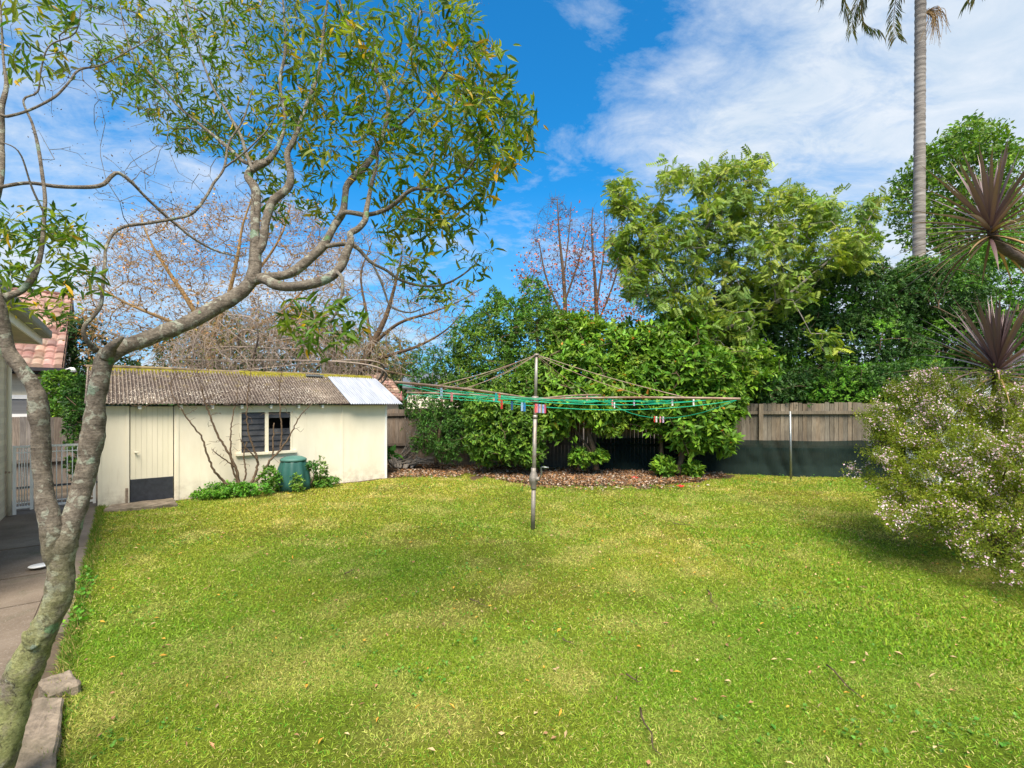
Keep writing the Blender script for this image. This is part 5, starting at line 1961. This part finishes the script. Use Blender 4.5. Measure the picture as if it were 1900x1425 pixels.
for (x, y, r_, lb) in ((1078, 852, 20, 'low leafy sucker at the foot of the bush just right of the mast'), (1110, 846, 15, 'small leafy shoot right beside the bare leaning trunk'), (1232, 866, 18, 'leafy sucker at the left foot of the broad bush'), (1282, 872, 17, 'leafy sucker at the right foot of the broad bush')):
    leafy('leafy_sucker', lb, 'plant', g0(x, y + 22), [lobe(x, y, 11.3 if x > 1150 else 11.6, r_, r_ * .9, .22)], 60, 8, .105, .05, YGREEN, trunks=[tk(x, y + 22, y - 6, 11.3 if x > 1150 else 11.6, 2)], seed=int(x), inner=.2, twigs=20, group='suckers under the bushes', up=.9)

# the dark hedge behind the fence at the right
for i, (bx, lobes, lb, pt) in enumerate((
    (1420, [lobe(1400, 650, 14.2, 75, 80, 1.2), lobe(1440, 722, 12.8, 85, 42, .95), lobe(1360, 720, 13.0, 60, 45, .9), lobe(1470, 620, 14.4, 65, 90, 1.2), lobe(1330, 640, 14.4, 50, 70, 1.0), lobe(1400, 570, 14.6, 70, 50, 1.0)], 'very dark evergreen hedge tree behind the fence just right of the broad bush', .56),
    (1580, [lobe(1560, 560, 14.4, 85, 75, 1.3), lobe(1600, 640, 14.0, 90, 80, 1.2), lobe(1530, 718, 12.6, 80, 42, .95), lobe(1630, 718, 12.5, 80, 42, .95), lobe(1640, 560, 14.5, 65, 60, 1.1), lobe(1500, 540, 14.6, 50, 60, 1.0), lobe(1590, 500, 14.6, 40, 26, .7)], 'dark dense hedge tree behind the fence with bright green tips, left of the palm', .54),
    (1750, [lobe(1730, 560, 14.6, 85, 75, 1.3), lobe(1760, 640, 14.2, 90, 70, 1.2), lobe(1700, 712, 12.8, 60, 46, .9), lobe(1700, 520, 14.8, 40, 40, .9), lobe(1800, 700, 14.2, 60, 40, .9)], 'dark hedge tree behind the lower cordyline head', .53),
    (1880, [lobe(1860, 540, 15.6, 80, 90, 1.4), lobe(1900, 640, 15, 90, 80, 1.3), lobe(1800, 500, 16, 60, 45, 1.1), lobe(1960, 580, 15.4, 90, 90, 1.4), lobe(1900, 460, 16, 60, 40, 1.1)], 'brighter green hedge tree at the far right edge behind the cordylines', .45))):
    leafy('evergreen_tree', lb, 'tree', g0(bx, 850), lobes, 5200 if i < 3 else 3600, 8, .085, .038, DARK if i < 3 else [(.09, .21, .022), (.13, .26, .028), (.06, .16, .022)], trunks=[tk(bx, 858, 640, 14.3, 6), tk(bx - 40, 858, 650, 14.2, 4, -8)],
          seed=20 + i, up=.4, twigs=90, patch=((.14, .31, .03), 1.1, pt - .02), loose=120, rough=.36, freq=1.3, group='hedge trees behind the fence')


# ------------------------------------------------------------------ the tree with feathery compound leaves
def limb_tree(name, label, cat, base, limbs, zones, bark, leaf=None, step=.25, r0=.006, pw=.42, wob=.14, rise=.05, sides=5, group=None, twig_mat=None, thin=.72, spray=0):
    t = thing(name, label, cat, (base[0], base[1], 0), group=group)
    sk = [resample(px_line([(x, y, d, r * thin) for x, y, d, r in l]), .12) for l in limbs]
    b = MB()
    for s in sk:
        b.tube(s[:, :3], s[:, 3] * (1 + .12 * (fbm(s[:, :3], 3, 4, 2) - .5)), 10)
    b.build('trunk', M[bark], t, True)
    tips = np.concatenate([zone_tips(*z) for z in zones])
    paths, td = grow(sk, tips, step, r0, pw, wob, rise)
    b = MB()
    for pts, r in paths:
        b.tube(pts, r, sides, cap=False)
    if spray:
        for k_ in range(spray):
            e = tips - td * rng.uniform(0, .35, (len(tips), 1))
            f_ = e + nrm(td * .9 + rdir(len(tips)) * .9 + UP * .15) * rng.uniform(.15, .55, (len(tips), 1))
            for a_, c_ in zip(e, f_):
                b.tube(np.array([a_, (a_ + c_) / 2 + rng.normal(size=3) * .02, c_]), (r0 * .8, r0 * .7, r0 * .5), 3, cap=False)
    b.build('twigs', M[twig_mat or bark], t, True)
    if leaf:
        lb_ = MB()
        leaf(lb_, tips, td, paths)
        lb_.build('crown', M[leaf.mat], t)
    return t


def pinn_leaf(mb, tips, td, paths):
    n = len(tips)
    pal = [(.18, .27, .026), (.23, .31, .032), (.28, .34, .042), (.13, .22, .028)]
    c = palette(n, pal)
    pale = np.clip((fbm(tips, .9, 3, 2) - .52) * 5, 0, 1)[:, None]
    c = c * (1 - pale * .5) + np.array([.17, .29, .09]) * pale * .5
    rosettes(mb, T_PINN, tips, td * .5 + UP * .6, 6, .185, .21, c, 45, 100, .06, .40, cvar=.14)
    k = rng.random(n) < .8
    rosettes(mb, T_PINN, tips[k] - td[k] * .3, td[k] + UP * .5, 4, .20, .24, c[k], 50, 100, .1, .25, cvar=.14)


pinn_leaf.mat = 'leaf_soft'
dP = 13.2
OUT = [(1150, 470), (1190, 420), (1250, 400), (1330, 380), (1420, 400), (1480, 410), (1560, 410), (1610, 430), (1590, 480), (1530, 520), (1500, 560), (1440, 590), (1370, 640), (1280, 640), (1220, 590), (1170, 570)]
TUFTS = [([(1130, 335), (1165, 330), (1180, 400), (1145, 400)], 26), ([(1160, 380), (1240, 370), (1240, 430), (1165, 430)], 30), ([(1225, 320), (1262, 312), (1275, 345), (1235, 360)], 18), ([(1285, 310), (1315, 300), (1322, 350), (1280, 360)], 18),
         ([(1325, 295), (1375, 295), (1370, 350), (1320, 350)], 24), ([(1385, 290), (1418, 295), (1415, 345), (1370, 370)], 22), ([(1290, 350), (1400, 350), (1400, 400), (1290, 400)], 46), ([(1420, 355), (1450, 350), (1460, 400), (1420, 410)], 22),
         ([(1455, 350), (1490, 352), (1485, 390), (1460, 390)], 18), ([(1495, 375), (1560, 370), (1560, 420), (1495, 420)], 34), ([(1590, 375), (1632, 365), (1625, 400), (1575, 420)], 20), ([(1585, 430), (1635, 430), (1625, 480), (1570, 500)], 34), ([(1130, 430), (1170, 430), (1180, 520), (1135, 500)], 26)]
limb_tree('feathery_tree', 'olive green spreading tree with drooping feathery leaves rising above the bushes right of the hoist', 'tree', G(1310, 862), [
    [(1312, 866, dP, 9), (1308, 780, dP, 8.5), (1303, 720, dP, 8), (1302, 660, dP, 7.5), (1306, 620, dP, 7)],
    [(1304, 640, dP, 6), (1285, 590, dP - .1, 5), (1255, 545, dP - .2, 4.4), (1225, 500, dP - .3, 3.8), (1195, 455, dP - .3, 3), (1165, 400, dP - .3, 2.2), (1145, 350, dP - .3, 1.4)],
    [(1306, 625, dP, 6), (1302, 560, dP + .1, 5), (1290, 500, dP + .2, 4.4), (1300, 440, dP + .2, 3.6), (1330, 390, dP + .2, 2.8), (1338, 320, dP + .2, 1.6)],
    [(1303, 650, dP, 6), (1330, 620, dP - .2, 5.4), (1370, 600, dP - .4, 4.8), (1420, 575, dP - .6, 4.2), (1470, 540, dP - .6, 3.4), (1530, 490, dP - .5, 2.6), (1590, 440, dP - .4, 1.8), (1625, 385, dP - .3, 1.2)],
    [(1308, 600, dP, 5), (1345, 540, dP + .2, 4.4), (1385, 490, dP + .3, 3.6), (1430, 430, dP + .3, 2.8), (1490, 390, dP + .3, 1.8)],
    [(1318, 860, dP - .2, 5), (1322, 760, dP - .3, 4.5), (1318, 680, dP - .3, 4), (1330, 620, dP - .3, 3)],
    [(1285, 590, dP, 3), (1240, 570, dP - .3, 2.6), (1200, 545, dP - .6, 2), (1160, 540, dP - .7, 1.4)]],
    [(OUT, 680, dP - 1.5, dP + 1.6)] + [(z_[0], int(z_[1] * 1.2), dP - 1.0, dP + .7) for z_ in TUFTS] + [ ([(1230, 560), (1400, 540), (1400, 700), (1250, 700)], 40, dP - 1.5, dP - .5), ([(1500, 610), (1580, 605), (1570, 665), (1510, 660)], 9, dP - 1.8, dP - 1.4), ([(1350, 640), (1410, 640), (1400, 690), (1355, 690)], 8, dP - 1.6, dP - 1.2), ([(1190, 650), (1260, 650), (1250, 700), (1190, 700)], 10, dP - 1.4, dP - 1)],
    'bark_grey', pinn_leaf, .3, .007, .42, .12, .08)


# ------------------------------------------------------------------ the tree behind the palm
def round_leaf(cols, k, L, W, old=None, spread=.18, mat='leaf_soft'):
    def f(mb, tips, td, paths):
        n = len(tips)
        rosettes(mb, T_KITE, tips, td + UP * .3, k, L, W, palette(n, cols), 20, 100, spread, .05, old=old)
    f.mat = mat
    return f


dT = 25.0
limb_tree('garden_tree', 'light green open crowned tree standing behind the palm trunk at the right', 'tree', G(1790, 830), [
    [(1790, 835, dT, 9), (1785, 600, dT, 8), (1780, 480, dT, 6), (1790, 380, dT, 4), (1800, 290, dT, 2)],
    [(1783, 520, dT, 5), (1730, 440, dT - .3, 3.5), (1690, 380, dT - .4, 2), (1665, 350, dT - .4, 1.4)], [(1782, 480, dT, 4), (1840, 400, dT + .3, 3), (1880, 330, dT + .3, 1.6)]],
    [([(1660, 340), (1700, 290), (1760, 250), (1800, 225), (1860, 235), (1890, 290), (1900, 420), (1890, 480), (1760, 480), (1690, 470), (1650, 390)], 520, dT - 1.5, dT + 1.5)],
    'bark_grey', round_leaf([(.13, .24, .024), (.17, .28, .03), (.09, .19, .022)], 22, .25, .13, None, .2), .35, .008)

# ------------------------------------------------------------------ red leaved trees
def red_leaf(mb, tips, td, paths):
    hz = tips[:, 2]
    keep = rng.random(len(tips)) < np.clip(1.25 - (hz - 3.5) / 6.5, .1, 1)
    p = tips[keep]
    n = len(p)
    rosettes(mb, T_KITE, p, UP * -.5 + td[keep], 6, .11, .075, palette(n, [(.42, .12, .075), (.50, .20, .11), (.34, .10, .08), (.46, .26, .15)]), 20, 110, .22, .1)


red_leaf.mat = 'dry'
dR = 22.0
for (tx, pts, zn, lb) in (
    (1050, [[(1052, 830, dR, 7), (1050, 620, dR, 6), (1046, 520, dR, 4.5), (1038, 440, dR, 2.6), (1034, 370, dR, 1.2)], [(1050, 600, dR, 3.5), (1015, 520, dR, 2.5), (1000, 450, dR, 1.4)], [(1048, 560, dR, 3), (1075, 480, dR, 2), (1090, 420, dR, 1)], [(1048, 500, dR, 2), (1056, 430, dR, 1.4), (1060, 375, dR, .8)]],
     [(955, 520), (985, 440), (1005, 380), (1030, 360), (1065, 375), (1085, 450), (1085, 590), (980, 590)], 'thin red leaved tree, the left one of two behind the tall hedge tree'),
    (1130, [[(1110, 830, dR + 1, 7), (1108, 620, dR + 1, 6), (1104, 520, dR + 1, 4), (1098, 430, dR + 1, 2.2), (1100, 385, dR + 1, 1)], [(1109, 600, dR + 1, 3), (1140, 520, dR + 1, 2.2), (1155, 440, dR + 1, 1.2)], [(1108, 560, dR + 1, 3), (1120, 470, dR + 1, 1.8), (1122, 395, dR + 1, .9)]],
     [(1075, 480), (1085, 390), (1130, 380), (1160, 420), (1200, 500), (1210, 600), (1080, 600)], 'thin orange red leaved tree, the right one of two, partly behind the feathery tree')):
    limb_tree('autumn_tree', lb, 'tree', G(tx, 819), pts, [(zn, 420, dR - 1.2, dR + 1.8)], 'bark_brown', red_leaf, .3, .0055, .38, .08, .16, spray=3, group='red leaved trees')


# ------------------------------------------------------------------ bare trees behind the shed
def seed_heads(cols, k, L, frac, spread):
    def f(mb, tips, td, paths):
        keep = rng.random(len(tips)) < frac
        p = tips[keep]
        rosettes(mb, T_KITE, p, td[keep], k, L, L * .55, palette(len(p), cols), 20, 100, spread, .1)
    f.mat = 'dry'
    return f


dB = 17.0
limb_tree('bare_tree', 'large bare tree with tan twigs and orange seed heads behind the left of the shed', 'tree', G(400, 840), [
    [(395, 845, dB, 12), (390, 700, dB, 11), (380, 620, dB, 9), (350, 560, dB, 7), (310, 500, dB, 5), (280, 450, dB, 3), (260, 400, dB, 1.6)],
    [(388, 640, dB, 8), (420, 560, dB, 6.5), (440, 480, dB, 5), (450, 420, dB, 3.4), (470, 360, dB, 2)],
    [(380, 620, dB, 6), (300, 590, dB - .4, 5), (230, 560, dB - .6, 3.6), (180, 530, dB - .6, 2)],
    [(420, 560, dB, 5), (480, 500, dB + .2, 4), (520, 440, dB + .2, 3), (540, 380, dB + .2, 1.6)],
    [(390, 660, dB, 6), (450, 620, dB - .3, 5), (520, 580, dB - .3, 3.6), (580, 520, dB - .3, 2)]],
    [([(140, 560), (170, 460), (230, 400), (300, 380), (430, 370), (540, 360), (640, 420), (640, 560), (560, 640), (300, 660), (150, 660)], 1250, dB - 2, dB + 2.2)],
    'bark_orange', seed_heads([(.42, .21, .06), (.48, .28, .09), (.34, .17, .06)], 7, .085, .7, .22), .3, .0068, .35, .1, .10, thin=.6, spray=5)
dC = 15.5
limb_tree('leaning_bare_tree', 'bare brown tree with low limbs spreading right past the end of the shed', 'tree', G(640, 850), [
    [(630, 850, dC, 12), (640, 740, dC, 11), (670, 680, dC, 10), (690, 640, dC, 8), (715, 590, dC, 6), (730, 540, dC, 4), (745, 480, dC, 2.4)],
    [(672, 676, dC, 6), (720, 660, dC - .4, 4.5), (780, 640, dC - .6, 3.4), (830, 610, dC - .8, 2), (870, 565, dC - .8, 1)],
    [(690, 640, dC, 5), (740, 600, dC - .3, 4), (800, 580, dC - .5, 2.8), (850, 560, dC - .6, 1.4), (895, 535, dC - .6, .8)],
    [(650, 720, dC, 7), (600, 660, dC + .3, 6), (570, 610, dC + .3, 4), (540, 560, dC + .3, 2.2)],
    [(690, 640, dC, 4.5), (680, 580, dC + .3, 3.4), (670, 510, dC + .3, 2.2), (690, 450, dC + .3, 1.2)],
    [(668, 684, dC, 5), (720, 690, dC - .5, 3.6), (770, 700, dC - .7, 1.6)]],
    [([(560, 470), (640, 420), (740, 440), (800, 500), (850, 520), (890, 540), (860, 590), (850, 640), (790, 690), (700, 690), (600, 660)], 640, dC - 1.6, dC + 1.4)],
    'bark_brown', seed_heads([(.24, .15, .08), (.30, .2, .1)], 3, .05, .4, .1), .3, .0060, .36, .12, .0, twig_mat='bark_orange', spray=3)


def tangle(name, label, base, zn, n, d0, d1, seed):
    """weeping twigs: arching canes that hang down"""
    t = thing(name, label, 'shrub', base)
    b = MB()
    p = zone_tips(zn, n, d0, d1)
    for i in range(n):
        L = rng.uniform(.5, 1.5)
        a = rng.uniform(0, 2 * PI)
        h = np.array([math.cos(a), math.sin(a), 0]) * L * rng.uniform(.2, .8)
        s0 = p[i] - h * .8 - UP * L * .2
        pts = resample(np.array([[*s0, .009], [*(p[i] + UP * .06), .008], [*(p[i] + h * .5 - UP * L * .3), .006], [*(p[i] + h * .7 - UP * L * .9), .004]]), .2)
        pts[:, :3] += rng.normal(size=(len(pts), 3)) * .02
        pts[:, 2] = pts[:, 2].clip(.02)
        b.tube(pts[:, :3], pts[:, 3], 4, cap=False)
    stems = [resample(np.array([[base[0] + rng.normal() * .8, base[1], 0, .05], [*(zone_tips(zn, 1, d0, d1)[0] - UP * .6), .03], [*zone_tips(zn, 1, d0, d1)[0], .012]]), .3) for _ in range(16)]
    for s in stems:
        b.tube(s[:, :3], s[:, 3], 6)
    b.build('canes', M['bark_lilac'], t, True)
    lf = MB()
    q = zone_tips(zn, n // 2, d0, d1)
    rosettes(lf, T_KITE, q, rdir(len(q)), 6, .07, .03, palette(len(q), [(.20, .20, .05), (.28, .2, .09), (.12, .15, .04)]), 20, 120, .16)
    lf.build('leaves', M['dry'], t)


tangle('weeping_thicket', 'tangled thicket of pale weeping canes directly behind the shed ridge', G(470, 838), [(300, 640), (400, 570), (500, 560), (620, 590), (740, 650), (730, 690), (280, 690)], 620, 13.6, 16.0, 1)
for i, (bx, lobes, lb, cols, n) in enumerate((
    (430, [lobe(350, 650, 20, 55, 45, 1.2), lobe(430, 660, 20, 60, 40, 1.2), lobe(500, 650, 20.5, 60, 50, 1.3), lobe(400, 610, 21, 40, 35, 1)], 'dark green tree showing in patches through the pale thicket behind the shed', [(.07, .13, .022), (.11, .16, .03)], 1300),
    (650, [lobe(600, 650, 21, 60, 50, 1.3), lobe(660, 660, 21, 60, 40, 1.2), lobe(730, 665, 21.5, 40, 36, 1.0), lobe(560, 600, 22, 40, 30, 1.0)], 'olive green tree behind the leaning bare tree and the right of the shed roof', [(.14, .17, .03), (.10, .14, .03)], 1300),
    (160, [lobe(150, 640, 17.5, 26, 60, .9), lobe(165, 720, 17, 40, 50, 1.0), lobe(215, 700, 18, 50, 40, 1)], 'dark leafy tree between the tile roofed house and the shed', [(.03, .075, .02), (.05, .11, .025)], 900))):
    leafy('background_tree', lb, 'tree', g0(bx, 840 if i < 2 else 850), lobes, n, 7, .12, .055, cols, trunks=[tk(bx, 840, 680, 20 if i < 2 else 17, 6)], seed=40 + i, rough=.5, twigs=50, inner=.2, up=.2, loose=80, mat='leaf_soft')
# trees closing the view far beyond
fo = MB()
n = 14000
a = rng.uniform(-1.3, 1.3, n)
r_ = rng.uniform(46, 60, n)
hgt = 2.2 + 3.2 * fbm(np.c_[a * 8, a * 0, a * 0], 1, 3, 3)
p = np.c_[np.sin(a) * r_, np.cos(a) * r_, hgt * rng.random(n) ** .6]
rosettes(fo, T_KITE, p, rdir(n) + UP * .5, 7, .55, .32, palette(n, [(.04, .085, .025), (.06, .10, .03), (.03, .06, .025)]), 30, 100, .3)
o = fo.build('distant_trees', M['leaf_soft'])
o['kind'] = 'stuff'

# creeper on the neighbour's wall, shrub at the fence
leafy('wall_creeper', 'bright green leafy creeper between the tile roofed house and the paling fence', 'plant', g0(105, 870), [lobe(98, 730, 12.5, 22, 38, .4), lobe(125, 755, 12.3, 22, 28, .4), lobe(118, 710, 12.8, 14, 22, .3)], 420, 7, .085, .04, [(.10, .22, .02), (.16, .28, .03), (.06, .15, .02)], trunks=[tk(105, 868, 740, 12.5, 3)], seed=51, twigs=40, inner=.15)
leafy('fence_shrub', 'dark green shrub hanging over the grey paling fence beside the shed', 'shrub', g0(150, 898), [lobe(150, 740, 10.6, 20, 45, .4), lobe(145, 800, 10.2, 16, 45, .25), lobe(138, 860, 9.6, 9, 30, .15)], 420, 7, .07, .032, [(.03, .09, .018), (.06, .14, .022)], trunks=[tk(150, 896, 780, 10.4, 3)], seed=52, twigs=40, inner=.2)

# herbs round the compost bin and the bare shrub
for i, (x, y, d, rx, ry, rd, n, lb, cols, L) in enumerate((
    (440, 908, 9.15, 52, 11, .22, 260, 'bright green ferny ground plant under the bare shrub', [(.10, .28, .025), (.14, .33, .03), (.08, .22, .025)], .05),
    (500, 890, 9.4, 17, 22, .18, 110, 'leafy green herb between the bare shrub and the compost bin', [(.09, .22, .025), (.13, .26, .03)], .055),
    (600, 894, 10.2, 22, 10, .25, 150, 'low mounded green herb right of the compost bin', [(.08, .20, .025), (.12, .25, .03)], .055),
    (552, 897, 9.55, 10, 15, .1, 60, 'small pale leafed seedling in front of the compost bin', [(.16, .30, .04), (.2, .34, .05)], .05),
    (598, 874, 10.1, 10, 20, .12, 40, 'tall thin leafy stalk leaning right of the compost bin', [(.10, .2, .03), (.14, .25, .04)], .055),
    (577, 866, 9.9, 12, 8, .12, 40, 'leafy sprig spreading over the right shoulder of the compost bin', [(.05, .15, .03), (.08, .19, .03)], .05),
    (390, 917, 8.95, 40, 7, .2, 160, 'low strip of weeds at the foot of the shed wall left of the bare shrub', [(.10, .26, .02), (.14, .3, .03)], .045))):
    leafy('herb', lb, 'plant', (P(x, y, d)[0], d, 0), [lobe(x, y, d, rx, ry, rd)], n, 6, L, L * .5, cols, trunks=[tk(x, 748 + 1575 / d, y, d, 1.6)], seed=60 + i, inner=.3, twigs=min(25, n // 3), up=.8, zmin=.0, rough=.75, freq=7, mat='leaf_soft', group='herbs beside the shed', tr=.002)

# cut back clump in the corner
def stump():
    B = G(741, 868)
    t = thing('cut_clump', 'dead clump with a fan of dry curved stalks in the corner by the shed', 'plant', B)
    d = B[1]
    b = MB()
    for i in range(26):
        x = rng.normal() * .12
        s = resample(np.array([[B[0] + x, d + rng.normal() * .08, 0, .035], [B[0] + x * 1.3, d, .12, .04], [B[0] + x * 1.6, d, .26 + rng.uniform(-.05, .05), .028]]), .05)
        b.tube(s[:, :3], s[:, 3], 7)
    b.build('base', M['bark_grey'], t, True)
    b = MB()
    for i in range(34):
        e = P(rng.uniform(745, 800), rng.uniform(770, 815), d - rng.uniform(0, .4))
        s0 = B + np.array([rng.normal() * .12, 0, .15])
        m_ = s0 + (e - s0) * .5 + np.array([.12, 0, .10 - .3 * rng.random()])
        s = resample(np.array([[*s0, .010], [*m_, .008], [*e, .004]]), .08)
        b.tube(s[:, :3], s[:, 3], 5, cap=False)
    for i in range(14):
        e = P(rng.uniform(745, 860), rng.uniform(845, 862), d - rng.uniform(-.2, .4))
        s0 = B + np.array([rng.normal() * .15, 0, .05])
        s = resample(np.array([[*s0, .016], [*((s0 + e) / 2 + UP * .06), .014], [*e, .006]]), .08)
        b.tube(s[:, :3], s[:, 3], 5, cap=False)
    b.build('stalks', M['bark_grey'], t, True)


stump()
leafy('taro_plant', 'small broad leaved green plant beside the dead clump in the shed corner', 'plant', g0(724, 872), [lobe(724, 845, 12.4, 9, 12, .1)], 9, 3, .2, .16, [(.05, .17, .03), (.08, .22, .03)], trunks=[tk(724, 872, 845, 12.4, 1.5)], seed=90, inner=0, twigs=7, up=.9)


# ================================================================== the flowering bush at the right
def flower_bush():
    B = np.array([5.75, 5.55, 0])
    t = thing('flowering_bush', 'large airy bush covered in tiny pinkish white flowers at the right edge', 'bush', B)
    lobes = [lobe(1760, 760, 5.9, 110, 75, .8), lobe(1690, 800, 5.7, 75, 75, .6), lobe(1860, 760, 5.8, 90, 75, .8), lobe(1700, 890, 5.4, 85, 80, .6), lobe(1800, 880, 5.2, 110, 100, .7), lobe(1890, 900, 5.0, 90, 120, .7), lobe(1740, 960, 5.0, 85, 55, .5), lobe(1850, 1010, 4.6, 90, 75, .5), lobe(1930, 1080, 4.2, 75, 75, .45),
             lobe(1960, 860, 5.6, 130, 160, 1.0), lobe(1700, 720, 5.9, 45, 35, .4), lobe(1660, 960, 5.1, 30, 35, .3), lobe(1640, 800, 5.6, 30, 50, .3)]
    sk = []
    for i in range(26):
        l = lobes[i % len(lobes)]
        e = l[0] + rdir(1)[0] * l[1] * .6
        m_ = B + (e - B) * .45 + np.array([rng.normal() * .1, rng.normal() * .1, .18])
        sk.append(resample(np.array([[B[0] + rng.normal() * .15, B[1] + rng.normal() * .12, 0, .016], [*m_, .011], [*e, .005]]), .08))
    b = MB()
    for s in sk:
        b.tube(s[:, :3], s[:, 3], 7)
    pos, nm = lobe_pts(lobes, 1500, .35, 1.05, .2, 2.2, .25, .12, 3)
    paths, td = grow(sk, pos, .09, .0018, .36, .14, .02)
    for pts, r in paths:
        b.tube(pts, r, 4, cap=False)
    b.build('branches', M['bark_brown'], t, True)
    segs = np.concatenate([p[1:] for p, r in paths])
    sd = np.concatenate([nrm(np.diff(p, axis=0)) for p, r in paths])
    # the side shoots that carry leaf and flower
    n = 24000
    i = rng.integers(0, len(segs), n)
    sp = segs[i] + rng.normal(size=(n, 3)) * .035
    ok = (sp[:, 2] > .04) & (rng.random(n) < np.clip(.25 + sp[:, 2] * .8, 0, 1))
    sp, si_ = sp[ok], sd[i][ok]
    lf = MB()
    n = len(sp)
    shade = np.clip(fbm(sp, 2.5, 6, 2) * 1.4 - .2, 0, 1)[:, None]
    c = np.array([.12, .165, .022]) * (1 - shade) + np.array([.25, .30, .032]) * shade
    rosettes(lf, T_KITE, sp, si_ + UP * .5 + rng.normal(size=(n, 3)) * .4, 9, .024, .0092, c * rng.uniform(.8, 1.2, (n, 1)), 15, 80, .022)
    lf.build('foliage', M['leaf_matte'], t)
    fl_ = MB()
    f = np.clip((fbm(sp, 4.5, 16, 2) - .45) * 6, .05, 1)
    k = rng.random(n) < f * .46
    q = sp[k]
    for rep in range(4):
        m_ = len(q)
        off = rng.normal(size=(m_, 3)) * .020
        rosettes(fl_, T_KITE, q + off, UP * .6 + rng.normal(size=(m_, 3)) * .5 + np.array([-.3, -.5, 0]), 4, .0105, .0095, palette(m_, [(.84, .62, .74), (.78, .50, .66), (.88, .76, .82)]), 55, 85, .0006, cvar=.05)
    fl_.build('flowers', M['petal'], t)


flower_bush()

# the pale outbuilding half hidden by the flowering bush
OB = P(1742, 880, 10.2)
ob = thing('white_outbuilding', 'pale white outbuilding with a dark window half hidden behind the flowering bush', 'building', (OB[0], OB[1], 0), .06)
zt = H + (748 - 706) * 10.2 / F
b = MB()
a0, a1 = (1800 - 1742) / F * 10.2, (1818 - 1742) / F * 10.2
b.box((0, 0, -.1), (a0, .12, zt))
b.box((a1, 0, -.1), (1.35, .12, zt))
b.box((a0, 0, -.1), (a1, .12, 1.35))
b.box((a0, 0, 1.95), (a1, .12, zt))
b.box((0, .12, -.1), (.12, .8, zt))
M['white_wall'] = plain('pale blue white paint', (.68, .72, .76), .7, 0, .06, 2, .1)
b.build('wall', M['white_wall'], ob, local=True)
b = MB()
b.box((a0, .05, 1.35), (a1, .07, 1.95))
b.build('window', M['dark'], ob, local=True)
b = MB()
b.box((1.35, -.02, -.1), (4.5, .8, zt - .01))
b.build('side_wall', M['cream_brick'], ob, local=True)
b = MB()
b.box((-.04, -.10, zt), (4.7, .9, zt + .05))
b.build('roof', M['galv'], ob, local=True)
